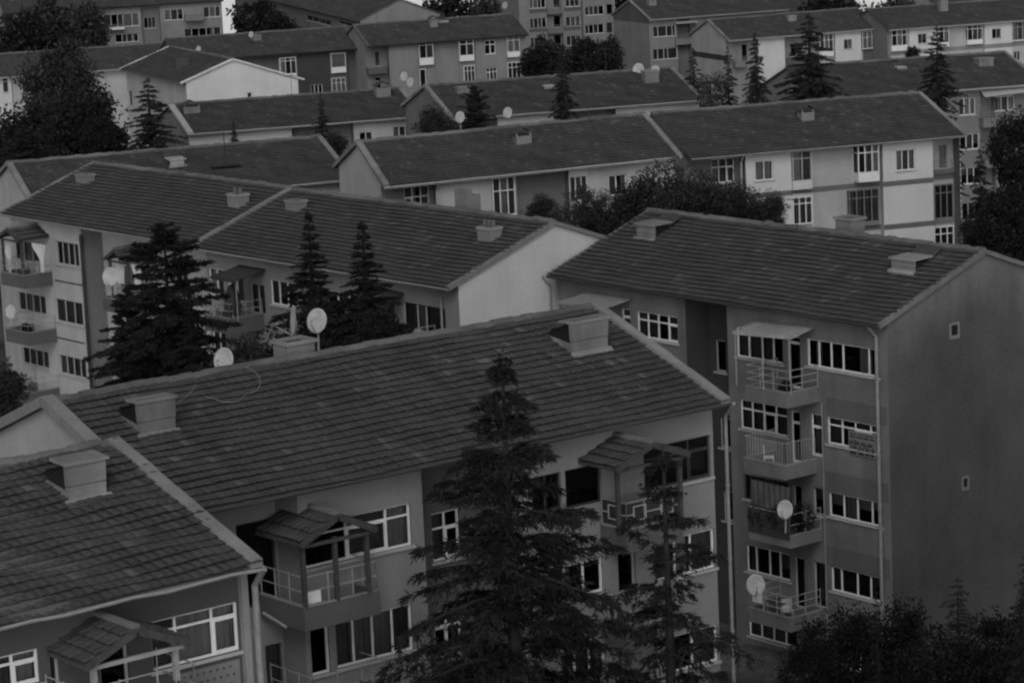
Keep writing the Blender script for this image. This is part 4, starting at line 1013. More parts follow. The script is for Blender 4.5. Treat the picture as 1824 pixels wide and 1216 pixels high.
proto('round_d', 'b', 11.0, 4.0, 95, 120, 14, leaf=.22, tuft=.35, squash=.9, mat='leaf_dim', low=.12)
proto('slender_d', 'c', 17.0, 4.8, 130, 40, 9, 18, ll=.22, lw=.04, droop=.40, low=.22, pw=.92, up=.45, wild=.5, lv=1.3, snap=.8, mat='needle')
proto('bushy', 'b', 9.0, 3.4, 90, 150, 24, leaf=.24, tuft=.25, squash=.85, mat='leaf', low=.10)
proto('airy', 'b', 8.0, 3.4, 26, 90, 34, leaf=.34, mat='leaf_lt', low=.15, squash=.6)
proto('far_round', 'b', 11.0, 4.4, 90, 60, 44, leaf=.48, tuft=.3, squash=.9, mat='leaf', low=.12)
proto('far_dark', 'b', 11.0, 4.2, 84, 64, 54, leaf=.48, tuft=.3, squash=.9, mat='leaf_dk', low=.10)
proto('parasol', 'b', 12.0, 4.2, 34, 120, 64, leaf=.5, mat='leaf_dk', low=.35, squash=.45)

used = set()
def tree(u, v, D, key, name, label, cat, width=None, group=None, rot=None, vis=None):
    """u,v: pixel of the crown's tip, D its distance, width: pixel width of the crown, vis: pixel height of the crown (None: down to the ground)"""
    crown, trm, H, Rr, top, rad = PROTO[key]
    p = at(u, v, D); gz = float(ground_z(p[0], p[1])) - .15
    h = p[2] - gz; sx = (width / 2.0) * D / F / rad
    if key in BROAD: sz = sx * 1.05 if vis is None else vis * D / F / (top * .8)
    else: sz = h / top if vis is None else vis * D / F / top
    r = empty(name, (p[0], p[1], gz), random.uniform(0, 6.28) if rot is None else rot)
    tag(r, label, cat, group)
    o = bpy.data.objects.new('crown', crown); col.objects.link(o); o.parent = r
    o.scale = (sx, sx, sz); o.location = (0, 0, h - sz * top)
    o = bpy.data.objects.new('trunk', trm); col.objects.link(o); o.parent = r
    lift = h - sz * top
    o.scale = (sx, sx, sz); o.location = (0, 0, lift)
    step = (.62 if key in BROAD else .5) * sz * top; z = lift - step; n = 0
    while z > -.25 * sz * top and n < 5:          # the crown goes on down the stem
        o = bpy.data.objects.new('lower_crown', crown); col.objects.link(o); o.parent = r
        w_ = 1.04 + .05 * n; o.scale = (sx * w_, sx * w_, sz * (1 if key in BROAD else 1.1)); o.location = (.1, -.1, z); o.rotation_euler = (0, 0, 1.9 * (n + 1))
        z -= step; n += 1
    if lift > .3:
        mb = MB(); q = max(.12, .017 * H * sx); mb.tube([(0, 0, -.1), (0, 0, lift * .5), (0, 0, lift + .3)], [q * 1.5, q * 1.2, q], 'bark', 8)
        mb.build('lower_trunk', r)
    return r
BROAD = ('round_d', 'round', 'round_b', 'bushy', 'airy', 'far_round', 'far_dark', 'parasol')
GC = 'conifers growing between the blocks'; GB = 'leafy trees between the blocks'
CN = ('conifer', 'conifer'); BL = ('leafy_tree', 'tree')
tree(893, 620, 77, 'hero', *CN[:1], 'biggest cedar with drooping branches, in front of the middle block', 'conifer', 1020, GC, rot=.4)
tree(1180, 790, 79, 'slender', 'conifer', 'slim open conifer before the lower right windows of the middle block', 'conifer', 700, GC, rot=2.1)
tree(290, 392, 128, 'wide', 'conifer', 'broad dark conifer standing between the left row and the front roof', 'conifer', 320, GC, vis=350)
tree(222, 512, 130, 'wide', 'conifer', 'shorter conifer leaning out left of the broad dark one', 'conifer', 150, GC, vis=230)
tree(549, 375, 122, 'spire', 'conifer', 'spire conifer left of its twin against the left roof, above two dishes', 'conifer', 225, GC, vis=310)
tree(645, 393, 120, 'spire', 'conifer', 'spire conifer nearest the pale smooth gable', 'conifer', 255, GC, rot=1.2, vis=300)
tree(262, 138, 222, 'spire_b', 'conifer', 'dense conifer beside the broken white verge strip', 'conifer', 135, GC, vis=155)
tree(571, 165, 206, 'tall_far', 'conifer', 'thin conifer tip poking above the second row ridge', 'conifer', 40, GC, vis=85)
tree(415, 212, 212, 'tall_far', 'conifer', 'small conifer tip under the third row eave', 'conifer', 22, GC, vis=45)
tree(1000, 84, 212, 'spire_b', 'conifer', 'single conifer in front of the skylight roof', 'conifer', 58, GC, rot=3., vis=140)
tree(843, 150, 205, 'pine', 'pine_tree', 'bushy pine with upswept branches near the third row eave', 'pine', 80, GC, vis=95)
tree(775, 185, 203, 'bushy', 'leafy_tree', 'dark bushy tree between two roofs, left of the bushy pine', 'tree', 80, GB)
tree(1440, 24, 232, 'spire_b', 'conifer', 'largest conifer before the pale upper right blocks', 'conifer', 145, GC, rot=.8, vis=170)
tree(1668, 44, 214, 'spire_b', 'conifer', 'conifer rising over the right end of the white block roof', 'conifer', 100, GC, rot=2.4, vis=165)
tree(1344, 55, 228, 'spire_b', 'conifer', 'dense narrow conifer just left of the largest far one', 'conifer', 62, GC, rot=4., vis=150)
tree(1296, 80, 230, 'tall_far', 'conifer', 'thin conifer in front of the striped gable corner', 'conifer', 44, GC, vis=120)
tree(1234, 84, 232, 'tall_far', 'conifer', 'thin ragged conifer at the left edge of the striped gable', 'conifer', 52, GC, rot=1., vis=110)
tree(1266, 128, 226, 'airy', 'leafy_tree', 'low ragged shrub between the two thin conifers', 'shrub', 70, GB, vis=60)
tree(1387, 2, 400, 'tall_far', 'conifer', 'tiny dark conifer over the ridge at the top right', 'conifer', 24, GC, vis=32)
tree(1470, -6, 420, 'far_dark', 'leafy_tree', 'dark tree clump at the top edge behind the pale gable block', 'tree', 110, GB)
tree(1626, 82, 300, 'far_dark', 'leafy_tree', 'small twin-topped shrub before the far bay windows', 'shrub', 28, GB)
# left mass
for (u, v, D, key, w, lab) in ((95, -12, 385, 'far_round', 150, 'large leafy tree in front of the top left windows'), (30, 24, 380, 'far_dark', 130, 'dark tree at the top left corner'),
        (150, 4, 388, 'far_round', 90, 'leafy tree touching the top left roof eave'),
        (112, 72, 250, 'round', 165, 'tallest leafy tree of the dark clump on the left'), (40, 178, 235, 'round_b', 170, 'darkest round tree at the left edge'),
        (140, 158, 228, 'round_b', 175, 'wide dark tree beside the white gable block'), (180, 205, 224, 'round_b', 80, 'dark tree under the white gable block corner'),
        (90, 170, 240, 'bushy', 120, 'dark bushy tree in the middle of the left clump'), (45, 228, 214, 'pine', 110, 'lighter feathery pine low in the left clump'),
        (100, 265, 214, 'round_b', 130, 'low dark tree just above the second row ridge at left')):
    tree(u, v, D, key, 'pine_tree' if key == 'pine' else 'leafy_tree', lab, 'pine' if key == 'pine' else 'tree', w, GB, vis=70 if key == 'pine' else None)
tree(450, 2, 395, 'parasol', 'leafy_tree', 'spreading tree silhouetted against the small patch of sky', 'tree', 105, GB)
tree(500, 22, 390, 'far_dark', 'leafy_tree', 'dark tree under the big roof at the top centre', 'tree', 70, GB)
tree(800, -20, 400, 'far_dark', 'leafy_tree', 'dark tree right of the two tone gable at the top', 'tree', 130, GB)
tree(862, -12, 395, 'far_round', 'leafy_tree', 'leafy tree top left of the tall tower windows', 'tree', 70, GB)
for (u, v, D, w, k, lab) in ((968, 62, 318, 70, 'far_round', 'round tree at the foot of the tower, leftmost of that belt'), (1040, 66, 312, 52, 'far_dark', 'darkest round tree in the belt below the tower'), (1082, 62, 316, 60, 'far_round', 'round tree against the blank two tone gable'), (1010, 92, 305, 100, 'far_dark', 'low tree in the middle of the belt below the tower'), (952, 84, 309, 60, 'far_dark', 'dark tree touching the grey block corner at the left end of the tower belt'), (1068, 92, 304, 90, 'far_dark', 'low dark tree at the right end of the tower belt'), (1000, 72, 320, 40, 'pine', 'thin pine among the round trees below the tower')):
    tree(u, v, D, k, 'leafy_tree', lab, 'tree', w, GB)
# in front of the white banded block
for (u, v, D, w, k, lab) in ((1188, 284, 158, 150, 'bushy', 'dense dark leafy tree in front of the white banded block'), (1262, 312, 156, 150, 'bushy', 'dense leafy tree under the white block windows, right of the taller one'), (1318, 322, 155, 120, 'bushy', 'leafy tree at the right end of the dense clump below the white block'),
        (1372, 338, 154, 62, 'bushy', 'small round tree beside the lower white framed window'), (1130, 322, 160, 90, 'bushy', 'low leafy tree at the left end of the dense clump'), (1225, 300, 152, 130, 'bushy', 'broad low tree in the heart of the dense clump'), (1300, 350, 150, 150, 'round_b', 'darkest low tree of the dense clump, just over the right block ridge'), (1062, 352, 161, 80, 'bushy', 'dark bush under the white framed window'), (985, 340, 170, 70, 'bushy', 'dark bush at the corner of the recessed wall'), (960, 345, 168, 70, 'bushy', 'dark shrub against the recess of the second row block'),
        (1035, 325, 166, 60, 'airy', 'thin shrub over the white framed window'), (1078, 338, 164, 66, 'airy', 'pale big-leaved shrub beside the dense clump'), (1000, 358, 166, 60, 'airy', 'pale low shrub between the dark shrub and thin shrub')):
    tree(u, v, D, k, 'leafy_tree', lab, 'tree' if k == 'bushy' else 'shrub', w, GB)
# right edge
for (u, v, D, w, k, lab) in ((1812, 192, 172, 120, 'round_b', 'tall dark tree at the right edge in front of balconies'), (1745, 262, 182, 70, 'spire_b', 'ragged conifer right of the white block quoins'), (1790, 330, 168, 130, 'round_b', 'low dark tree behind the big gable at the right edge'), (1738, 380, 172, 60, 'bushy', 'dark tree at the foot of the white block corner')):
    tree(u, v, D, k, 'conifer' if 'spire' in k else 'leafy_tree', lab, 'conifer' if 'spire' in k else 'tree', w, GB, vis=170 if 'spire' in k else None)
# bottom right
for (u, v, D, w, k, lab) in ((1500, 1082, 92, 190, 'round_d', 'dark tree hiding the foot of the right hand balconies'), (1595, 1072, 93, 200, 'round_d', 'dark tree at the bottom of the big gable, next to the downpipe'), (1706, 1025, 90, 170, 'slender_d', 'dim conifer in front of the big bare gable'),
        (1790, 1090, 88, 200, 'round_d', 'dark tree in the bottom right corner'), (1680, 1130, 86, 230, 'round_d', 'lowest dark tree below the dim conifer'), (1560, 1035, 91, 70, 'slender_d', 'ragged spire at the left of the dark trees under the gable'), (1640, 1060, 91, 80, 'slender_d', 'ragged dark spire left of the dim conifer'), (1440, 1140, 90, 130, 'round_d', 'low bush below the lowest visible balcony'),
        (1826, 985, 84, 120, 'slender_d', 'conifer cut off by the right edge of the picture')):
    tree(u, v, D, k, 'conifer' if k == 'slender_d' else 'leafy_tree', lab, 'conifer' if k == 'slender_d' else 'tree', w, GC if k == 'slender_d' else GB, vis=260 if k == 'slender_d' else None)
for (u, v, D, w, k, lab) in ((1950, 860, 99, 190, 'round_d', 'unseen tall dark tree added past the right edge to shade the big gable'), (1893, 1015, 95, 220, 'round_d', 'wide dark tree at the lower right edge'), (1985, 760, 106, 240, 'round_d', 'unseen tall tree added farther right to shade the big gable')):  # first and last are added out of view to darken the gable
    tree(u, v, D, k, 'leafy_tree', lab, 'tree', w, GB)
tree(8, 640, 132, 'bushy', 'leafy_tree', 'dark tree at the left edge below the stacked balconies', 'tree', 90, GB)
tree(600, 232, 200, 'bushy', 'leafy_tree', 'small dark bush at the gap between two second row roofs', 'shrub', 40, GB)
tree(1492, -14, 425, 'far_dark', 'leafy_tree', 'wide dark tree behind the pale gable block at the top right', 'tree', 190, GB)
tree(1112, -16, 432, 'far_dark', 'leafy_tree', 'dark tree between the tower and the tall blank gable', 'tree', 90, GB)
tree(1580, -16, 430, 'far_round', 'leafy_tree', 'leafy tree over the joint of the two pale blocks at the top right', 'tree', 120, GB)
tree(335, 520, 126, 'spire', 'conifer', 'lower conifer right of the broad dark one', 'conifer', 120, GC, vis=180)
tree(420, 600, 122, 'bushy', 'leafy_tree', 'dark bush below the black awning balcony beside the lone ridge dish', 'tree', 120, GB)
# undergrowth in the courtyards
tree(470, 588, 124, 'round_b', 'leafy_tree', 'dark tree in the gap below the balcony with the black awning', 'tree', 190, GB)
tree(590, 530, 121, 'round_b', 'leafy_tree', 'dark tree behind the pair of dishes on the ridge stack', 'tree', 170, GB)
tree(672, 548, 119, 'round_b', 'leafy_tree', 'dark tree at the foot of the conifer nearest the pale gable', 'tree', 120, GB)

def aerial(s, u, v, h=2.0, rot=.6):
    x, y = s.roofpx(u, v); z = s.zs(y); mb = MB()
    mb.tube([(x, y, z - .1), (x, y, z + h)], .022, 'wood', 5); c, q = math.cos(rot), math.sin(rot)
    mb.tube([(x - .5 * c, y - .5 * q, z + h - .1), (x + .5 * c, y + .5 * q, z + h - .1)], .014, 'wood', 5)
    for i in range(6):
        f = -.45 + .18 * i; w_ = .34 - .03 * i
        mb.tube([(x + f * c - w_ * q, y + f * q + w_ * c, z + h - .1), (x + f * c + w_ * q, y + f * q - w_ * c, z + h - .1)], .009, 'wood', 4)
    s.part(mb, 'aerial_mast', s.roof)
for s_, u_, v_, h_, r_ in ((M2, 1050, 216, 1.8, .3), (M3, 1330, 192, 1.6, .9), (N2, 1080, 130, 2.0, .4), (L2, 700, 362, 1.7, .5), (L1, 330, 312, 1.8, .2), (V3, 850, 32, 2.2, .7), (V2, 530, 58, 2.2, .1), (Q1, 1380, 29, 2.0, .5), (O, 1660, 104, 1.9, .8), (R, 1420, 412, 1.5, .4), (T, 1240, 12, 2.2, .2), (N1, 520, 174, 1.9, .6)):
    aerial(s_, u_, v_, h_, r_)
# ================================================================== satellite dishes
def dish(u, v, D, hpx, yaw_off, name_label, tilt=25, mast=1.0, arm=True, mast_dir=(0, 0, -1), depth=.09, el=1.08, back=False):
    """u,v centre of the reflector; yaw_off turns it from facing the camera (degrees, + = to picture left)"""
    p = at(u, v, D); r = hpx / 2.0 * D / F
    to = CO - p; base = math.atan2(to[1], to[0]) - math.radians(yaw_off)
    fw = np.array([math.cos(base) * math.cos(math.radians(tilt)), math.sin(base) * math.cos(math.radians(tilt)), math.sin(math.radians(tilt))])
    sd = np.cross([0, 0, 1.0], fw); sd /= np.linalg.norm(sd); up = np.cross(fw, sd)
    root = empty('satellite_dish', tuple(p + np.array(mast_dir) * mast)); tag(root, name_label, 'satellite dish', 'satellite dishes')
    off = -np.array(mast_dir) * mast
    mb = MB(); NR, NA = 5, 24
    for sgn in (0, 1):
        b = len(mb.v)
        for i in range(NR + 1):
            q = i / NR
            for j in range(NA):
                t = 2 * PI * j / NA
                P_ = off + sd * math.cos(t) * r * q * .93 + up * math.sin(t) * r * q * el + fw * (depth * 2 * r * (q * q - 1) - sgn * .012)
                mb.v.append(tuple(P_))
        for i in range(NR):
            for j in range(NA):
                f4 = (b + i * NA + j, b + i * NA + (j + 1) % NA, b + (i + 1) * NA + (j + 1) % NA, b + (i + 1) * NA + j)
                mb.f.append(f4 if sgn == 0 else f4[::-1]); mb.m.append(mb.mi('dish'))
    n1 = NR * NA; n2 = (NR + 1) * NA + NR * NA
    for j in range(NA): mb.f.append((n1 + j, n1 + (j + 1) % NA, n2 + (j + 1) % NA, n2 + j)); mb.m.append(0)
    mb.build('reflector', root, None, True)
    if arm:
        mb = MB(); a = off - up * r * el; b_ = off + fw * r * 1.15 - up * r * .25
        mb.tube([tuple(a - fw * depth * r), tuple(b_ - up * r * .18)], .016 + r * .012, 'steel', 6); mb.tube([tuple(b_), tuple(b_ + (off - b_) * .16)], .03 + .02 * r, 'rail', 8)
        mb.build('feed_arm', root)
    mb = MB(); mb.tube([(0, 0, 0), tuple(off - fw * (depth * 2 * r + .05))], .028, 'steel', 6); mb.build('mast', root)
    return root
dish(398, 641, 101, 42, 28, 'white dish low on the front ridge, apart from the chimney pair', 18, .75)
dish(521, 571, 95.6, 52, 80, 'dish seen nearly edge-on above the open ridge chimney', 6, .9)
dish(564, 571, 96.5, 42, 26, 'round faced dish right of the edge-on one on the ridge chimney', 18, 1.25)
dish(1398, 907, 109, 32, 20, 'dish among the plants and dark cloth of a balcony', 15, .9)
dish(1346, 1041, 109.5, 36, -8, 'dish at the left corner of the lowest clear balcony', 12, .6)
dish(819, 209, 196, 20, 25, 'white dish standing before a dark tree on the second row ridge', 15, 1.2)
dish(904, 201, 197, 19, 25, 'dish on a thin mast above the second row ridge, right of the tree', 15, 1.4)
dish(1137, 125, 234, 23, 15, 'larger dish left of a chimney at the skylight roof end', 15, 1.0)
dish(1167, 126, 233.5, 18, 20, 'grey dish fixed on the front of the chimney on the skylight roof', 15, .5)
dish(719, 137, 252, 17, 35, 'upper tilted grey dish at the third row verge', 15, 1.4)
dish(730, 147, 250, 17, 35, 'lower tilted grey dish at the third row verge', 15, 1.2)
dish(196, 493, 147, 32, 25, 'dish hanging under the second tiled canopy of the left row', 12, .9)
dish(18, 556, 152, 25, 40, 'dish at the left edge beside a middle balcony', 12, .7)
dish(1762, 182, 247, 17, 20, 'dish under the awning at the right edge', 12, .7)
dish(353, 89, 330, 13, 45, 'small dish just above the trim of the white gable block', 15, .8)
dish(199, 243, 300, 12, 20, 'small dish at the foot of the white gable block wall', 12, .6)
dish(447, 62, 350, 11, 40, 'tiny dish beside a far chimney on the dark block roof', 15, .7)
dish(899, 10, 405, 12, 35, 'tiny dish at the top edge left of the tower', 15, .8)
dish(763, 129, 345, 9, 70, 'tiny dish on the wall of the mid grey block', 10, .4)
dish(1683, 4, 372, 14, 30, 'dish on top of the tall far chimney at the top right', 15, .9)

# ================================================================== small things on the balconies
def slab_of_cloth(name, label, cat, s, x0, x1, z0, z1, y, mat, pinch=0.0, group=None, amp=.05, freq=9):
    mb = MB(); n, m = 26, 10
    def P(i, j):
        f, q = i / n, j / m
        pin = 1 - pinch * math.sin(min(1, (1 - q) * 1.5) * PI * .5) ** 2 if pinch else 1
        xm = x0 + (x1 - x0) * .8
        x = x0 + (x1 - x0) * f; x = xm + (x - xm) * pin
        return (x, y + amp * math.sin(f * freq * 2 * PI + q) * (0.4 + .6 * q), z0 + (z1 - z0) * q)
    for i in range(n):
        for j in range(m): mb.quad(P(i, j), P(i + 1, j), P(i + 1, j + 1), P(i, j + 1), mat)
    for i in range(n):
        for j in range(m):
            a = [(p[0], p[1] + .012, p[2]) for p in (P(i, j), P(i, j + 1), P(i + 1, j + 1), P(i + 1, j))]; mb.quad(*a, mat)
    V = [tuple(s.world(*p)) for p in mb.v]; c = np.mean(V, 0)
    mb.v = [tuple(np.array(p) - c) for p in V]
    o = mb.build(name); o.location = tuple(c); tag(o, label, cat, group); return o
# tied white curtains under the first canopy
_, bx0, bx1, by, bz = l1b[0]
for (tl, br, lab) in (((56, 432), (84, 486), 'tied white curtain at the right post of the top left balcony'), ((4, 430), (24, 488), 'tied white curtain at the front of the top left balcony')):
    x0, z1 = L1.px(*tl, -1.5); x1, z0 = L1.px(*br, -1.5); slab_of_cloth('balcony_curtain', lab, 'curtain', L1, x0, x1, z0, z1, -1.55, 'cloth', .75, 'curtains tied back on balconies', .05, 4)
for (tl, br, lab) in (((204, 466), (224, 506), 'plain pale curtain beside the dish under the second canopy'), ((234, 470), (254, 508), 'pale curtain half hidden by the broad conifer')):
    x0, z1 = L1.px(*tl, -.15); x1, z0 = L1.px(*br, -.15); slab_of_cloth('balcony_curtain', lab, 'curtain', L1, x0, x1, z0, z1, -.2, 'cloth', .3, 'curtains tied back on balconies', .05, 4)
# dark curtains of the third balcony on the right
_, qx0, qx1, qy, qz = rb[2]
slab_of_cloth('balcony_curtain', 'long dark striped curtain closing off a balcony front', 'curtain', R, qx0 + .02, qx1 - .15, qz + .95, qz + 2.05, qy + .14, 'drape', 0, None, .04, 7)
slab_of_cloth('privacy_cloth', 'black cloth tied along the railing of the plant balcony', 'cloth', R, qx0, qx1, qz - .15, qz + .88, qy - .05, 'cloth_d', 0, None, .02, 5)
# closed parasol
_, px0, px1, py, pz = lb
w0 = L2.world(px1 - .35, py + .45, pz - .6)
par = empty('closed_parasol', tuple(w0)); tag(par, 'closed black parasol with a pale pole on the balcony under the black awning', 'parasol')
mb = MB(); mb.tube([(0, 0, 0), (0, 0, 2.45)], .03, 'white', 8); mb.build('pole', par)
mb = MB(); n = 16
prof = [(2.25, .05), (2.1, .16), (1.7, .30), (1.2, .36), (.85, .34), (.8, .30)]
for i in range(n):
    for j in range(len(prof) - 1):
        t0, t1 = 2 * PI * i / n, 2 * PI * (i + 1) / n
        rr = lambda r, k: r * (1 + .22 * (k % 2))
        a = lambda t, k, z, r: (math.cos(t) * rr(r, k), math.sin(t) * rr(r, k), z)
        mb.quad(a(t0, i, *prof[j]), a(t0, i, *prof[j + 1]), a(t1, i + 1, *prof[j + 1]), a(t1, i + 1, *prof[j]), 'cloth_d')
mb.build('folded_cloth', par)
# potted plants of the third balcony
def plant(s, x, y, z, h, r, label, seed, pot=True):
    rt = empty('potted_plant', tuple(s.world(x, y, z))); tag(rt, label, 'potted plant', 'potted plants on balconies')
    rg = np.random.default_rng(seed); n = 420
    d = unit(rg.normal(size=(n, 3))); C = d * (rg.uniform(.2, 1, n) ** .5)[:, None] * np.array([r, r, h * .42]); C[:, 2] += h * .6 + .15
    V, Fq = leaves(C, d + rg.normal(0, .5, (n, 3)), .14, .07, rg); me = tri_mesh('foliage', V, Fq, 'leaf_dk'); o = bpy.data.objects.new('foliage', me); col.objects.link(o); o.parent = rt
    mb = MB(); mb.tube([(0, 0, 0), (0, 0, .26)], [.13, .17], 'ridge', 10); mb.build('pot', rt)
plant(R, qx1 - .5, qy + .3, qz - .36, 1.5, .62, 'tall dark plant under the balcony dish', 1); plant(R, qx1 - .25, qy + .95, qz - .36, 1.4, .55, 'dark plant at the right side of the plant balcony', 2)
plant(R, qx0 + .9, qy + .3, qz - .36, 1.2, .5, 'dark plant behind the black cloth', 3)
plant(P, b2[1] + .75, b2[3] + .35, b2[4] - .55, .95, .3, 'small plant on the balcony with the rectangle railing', 4)
# chair on the first front balcony
def chair(s, x, y, z, label, mat='offwhite', rz=0.0):
    rt = empty('balcony_chair', tuple(s.world(x, y, z)), s.th + rz); tag(rt, label, 'chair', 'chairs on balconies')
    mb = MB(); mb.box(-.22, .22, -.22, .22, .42, .46, mat); mb.build('seat', rt)
    mb = MB(); mb.box(-.22, .22, .19, .225, .47, .9, mat); mb.build('backrest', rt)
    for a in (-.2, .2):
        for b in (-.19, .19): mb = MB(); mb.tube([(a * 1.05, b * 1.05, 0), (a, b, .42)], .02, mat, 6); mb.build('leg', rt)
chair(P, b1[1] + .55, b1[3] + .45, b1[4] - .53, 'white chair behind the railing of the tiled canopy balcony', 'white', 2.9)
chair(R, rb[3][1] + 1.5, rb[3][3] + .8, rb[3][4] - .43, 'grey chair on the lowest clear balcony of the right hand block', 'tin', 1.0)
chair(L1, l1b[0][2] - .7, l1b[0][3] + .6, l1b[0][4] - .58, 'dark chair behind the railing of the top left balcony, between the tied curtains', 'dark', 2.5)
chair(L2, lb[1] + .6, lb[3] + .6, lb[4] - .62, 'pale chair on the balcony under the black awning', 'tin', 2.0)
chair(R, rb[1][1] + .7, rb[1][3] + .8, rb[1][4] - .43, 'white chair on the balcony with the close upright bars', 'white', 2.4)
plant(R, rb[0][1] + 2.0, rb[0][3] + .4, rb[0][4] - .48, .7, .25, 'small plant on the ribbed awning balcony', 11)
plant(R, qx0 + .35, qy + .3, qz - .36, 1.25, .5, 'leftmost dark plant of the plant balcony', 12)
plant(R, qx1 - .9, qy + .35, qz - .36, 1.3, .55, 'dark plant just left of the balcony dish mast', 13)
plant(L1, l1b[1][1] + 1.6, l1b[1][3] + .4, l1b[1][4] - .58, .8, .3, 'plant on the middle left balcony', 14)
slab_of_cloth('hanging_laundry', 'pale towel drying over the railing of the lowest clear balcony', 'laundry', R, rb[3][1] + .25, rb[3][1] + .85, rb[3][4] + .35, rb[3][4] + .98, rb[3][3] - .04, 'curt', 0, None, .015, 3)
# table on the same balcony
x, y, z = rb[3][1] + .9, rb[3][3] + .9, rb[3][4] - .43
rt = empty('balcony_table', tuple(R.world(x, y, z)), R.th); tag(rt, 'small dark table beside the grey chair', 'table')
mb = MB(); mb.box(-.45, .45, -.35, .35, .70, .74, 'dark'); mb.build('tabletop', rt)
for a in (-.4, .4):
    for b in (-.3, .3): mb = MB(); mb.tube([(a, b, 0), (a, b, .70)], .02, 'rail', 6); mb.build('leg', rt)
# for-rent banner in the window
bx_, bz1 = R.px(1511, 765, -.06); bx2, bz0 = R.px(1561, 818, -.06); zr_ = R.px(1561, 775, -.06)[1]
ban = empty('window_banner', tuple(R.world(bx_, -.06, bz0)), R.th); tag(ban, 'worn pale banner with dark capitals hung in a window, phone number on it', 'banner')
W_, H_ = bx2 - bx_, bz1 - bz0
mb = MB()
for i in range(12):
    a, b = W_ * i / 12, W_ * (i + 1) / 12; fn = lambda q: .012 * math.sin(q * 9)
    mb.hexa([(a, fn(a), 0), (b, fn(b), 0), (b, fn(b) + .008, 0), (a, fn(a) + .008, 0), (a, fn(a), H_), (b, fn(b), H_), (b, fn(b) + .008, H_), (a, fn(a) + .008, H_)], 'w_grey')
mb.build('sheet', ban)
def text(s_, x, z, size, w):
    cu = bpy.data.curves.new('lettering', 'FONT'); cu.body = s_; cu.size = size; cu.extrude = .002; cu.align_x = 'LEFT'; cu.offset = .008
    o = bpy.data.objects.new('lettering', cu); col.objects.link(o); dg = bpy.context.evaluated_depsgraph_get()
    me = bpy.data.meshes.new_from_object(o.evaluated_get(dg)); bpy.data.objects.remove(o)
    xs = [v.co.x for v in me.vertices]; k = w / (max(xs) - min(xs)); m0 = min(xs)
    for v_ in me.vertices: v_.co = ((v_.co.x - m0) * k, v_.co.y, v_.co.z)
    me.materials.append(MT('ink')); o = bpy.data.objects.new('lettering', me); col.objects.link(o); o.parent = ban
    o.location = (x, -.022, z); o.rotation_euler = (PI / 2, 0, 0)
text('KİRALIK', W_ * .06, H_ * .44, H_ * .21, W_ * .88)
text('264 24 30', W_ * .36, H_ * .23, H_ * .22, W_ * .58)
# rows too worn to read
for (z, h, parts) in ((.86, .045, ((.06, .30), (.36, .58), (.62, .92))), (.73, .06, ((.06, .27), (.30, .52), (.56, .74), (.78, .95))), (.27, .09, ((.08, .13), (.16, .30))), (.06, .11, ((.05, .30), (.36, .56), (.61, .76), (.81, .94)))):
    for a, b in parts:
        mb = MB(); mb.box(W_ * a, W_ * b, -.020, -.016, H_ * z, H_ * (z + h), 'ink'); mb.build('illegible_lettering', ban)
# loose cable on the front roof
def rp(s, u, v, lift=.09):
    x, y = s.roofpx(u, v); return s.world(x, y, s.zs(y) + lift)
pts = [rp(P, u, v) for u, v in ((434, 657), (455, 668), (464, 684), (458, 700), (438, 708), (424, 720), (400, 721), (378, 714), (366, 712))]
pts2 = [rp(P, u, v) for u, v in ((350, 690), (338, 706), (322, 718), (316, 721))]
def spl(p):
    out = []
    for i in range(len(p) - 1):
        p0, p1, p2, p3 = p[max(i - 1, 0)], p[i], p[i + 1], p[min(i + 2, len(p) - 1)]
        for t in np.linspace(0, 1, 6, endpoint=False): out.append(.5 * ((2 * p1) + (-p0 + p2) * t + (2 * p0 - 5 * p1 + 4 * p2 - p3) * t * t + (-p0 + 3 * p1 - 3 * p2 + p3) * t ** 3))
    return out + [p[-1]]
mb = MB(); mb.tube(spl(pts), .010, 'fascia', 5); tag(mb.build('antenna_cable'), 'thin pale cable curling down the front roof from the ridge', 'cable', 'loose aerial cables')
mb = MB(); mb.tube(spl(pts2), .009, 'fascia', 5); tag(mb.build('antenna_cable'), 'short pale cable end reaching the left roof hatch', 'cable', 'loose aerial cables')

# ================================================================== ground
def ground():
    a = np.concatenate([np.linspace(-2500, -160, 14), np.linspace(-120, 700, 95), np.linspace(760, 6000, 22)])
    X, Y = np.meshgrid(a, a, indexing='ij'); Z = ground_z(X, Y); n = len(a)
    V = np.stack([X, Y, Z], -1).reshape(-1, 3); i, j = np.meshgrid(np.arange(n - 1), np.arange(n - 1), indexing='ij'); b = (i * n + j).ravel()[:, None]
    me = tri_mesh('ground', V, b + np.array([[0, n, n + 1, 1]]), 'ground'); o = bpy.data.objects.new('ground', me); col.objects.link(o); tag(o, kind='structure')
m, nt, b = nodes('ground')
c = mul(nt, ramp(nt, noise(nt, .06, 6, coords(nt)), .035, .10, .4, .62), ramp(nt, noise(nt, 1.5, 5, coords(nt)), .6, 1.3))
nt.links.new(c, b.inputs['Base Color']); b.inputs['Roughness'].default_value = .95; b.inputs['Specular IOR Level'].default_value = .1
ground()

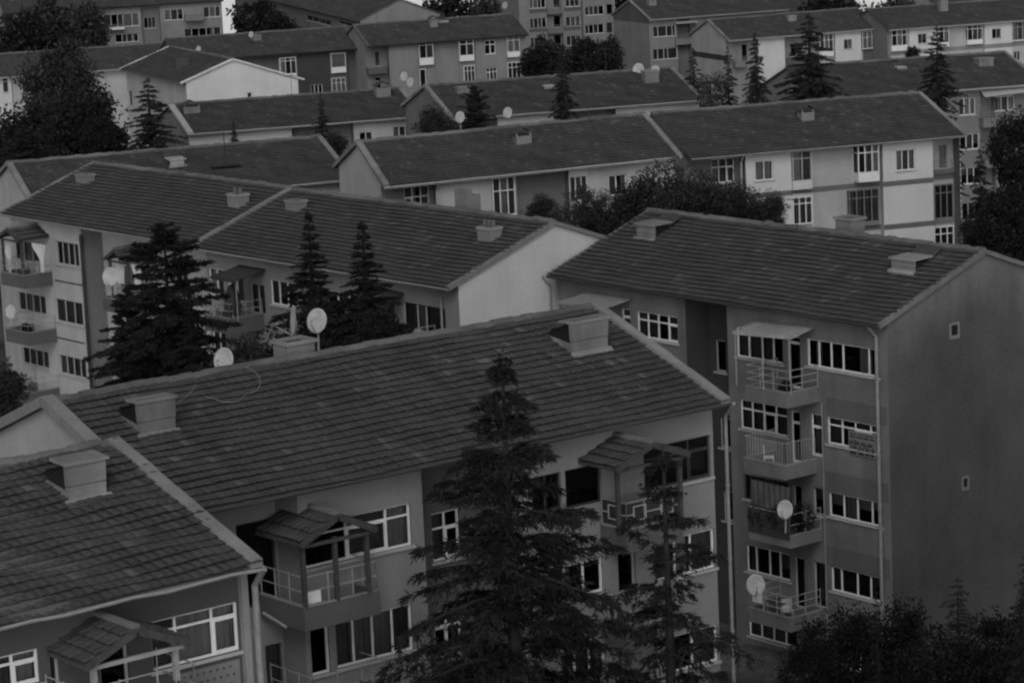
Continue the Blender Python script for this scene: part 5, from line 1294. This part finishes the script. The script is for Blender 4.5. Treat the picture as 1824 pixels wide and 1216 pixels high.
# ================================================================== light
SUN_EL, SUN_AZ = math.radians(42), math.radians(222)     # azimuth as a compass bearing clockwise from +Y
world = bpy.data.worlds.new('World'); scene.world = world; world.use_nodes = True
nt = world.node_tree; bg = nt.nodes['Background']
sky = nt.nodes.new('ShaderNodeTexSky'); sky.sky_type = 'NISHITA'; sky.sun_disc = False
sky.sun_elevation = SUN_EL; sky.sun_rotation = SUN_AZ; sky.dust_density = 6.0; sky.air_density = 1.0; sky.ozone_density = 1.0
tc = nt.nodes.new('ShaderNodeTexCoord'); sx = nt.nodes.new('ShaderNodeSeparateXYZ'); cb = nt.nodes.new('ShaderNodeCombineXYZ'); mx = nt.nodes.new('ShaderNodeMath'); mx.operation = 'MAXIMUM'; mx.inputs[1].default_value = .45
nt.links.new(tc.outputs['Generated'], sx.inputs[0]); nt.links.new(sx.outputs[0], cb.inputs[0]); nt.links.new(sx.outputs[1], cb.inputs[1]); nt.links.new(sx.outputs[2], mx.inputs[0]); nt.links.new(mx.outputs[0], cb.inputs[2])
nt.links.new(cb.outputs[0], sky.inputs['Vector'])
bw = nt.nodes.new('ShaderNodeRGBToBW'); nt.links.new(sky.outputs[0], bw.inputs[0])
hz = nt.nodes.new('ShaderNodeMapRange'); hz.inputs[1].default_value = .0; hz.inputs[2].default_value = .10; hz.inputs[3].default_value = 4.4; hz.inputs[4].default_value = 1.0
nt.links.new(sx.outputs[2], hz.inputs[0]); hm = nt.nodes.new('ShaderNodeMath'); hm.operation = 'MULTIPLY'      # bright overcast strip along the horizon
nt.links.new(bw.outputs[0], hm.inputs[0]); nt.links.new(hz.outputs[0], hm.inputs[1]); nt.links.new(hm.outputs[0], bg.inputs[0]); bg.inputs[1].default_value = .15
sun = bpy.data.lights.new('sun', 'SUN'); sun.energy = .5; sun.angle = math.radians(25); sun.color = (1, 1, 1)
so = bpy.data.objects.new('sun', sun); col.objects.link(so)
sd = Vector((math.sin(SUN_AZ) * math.cos(SUN_EL), math.cos(SUN_AZ) * math.cos(SUN_EL), math.sin(SUN_EL)))
so.rotation_euler = (-sd).to_track_quat('-Z', 'Y').to_euler(); so.location = (0, 0, 80)
scene.view_settings.view_transform = 'Standard'; scene.view_settings.look = 'None'; scene.view_settings.gamma = 1.0
scene.view_settings.exposure = -0.95
scene.view_settings.use_curve_mapping = False
scene.cycles.max_bounces = 6; scene.cycles.transparent_max_bounces = 8; scene.cycles.diffuse_bounces = 3; scene.cycles.glossy_bounces = 2
scene.cycles.filter_width = 2.3
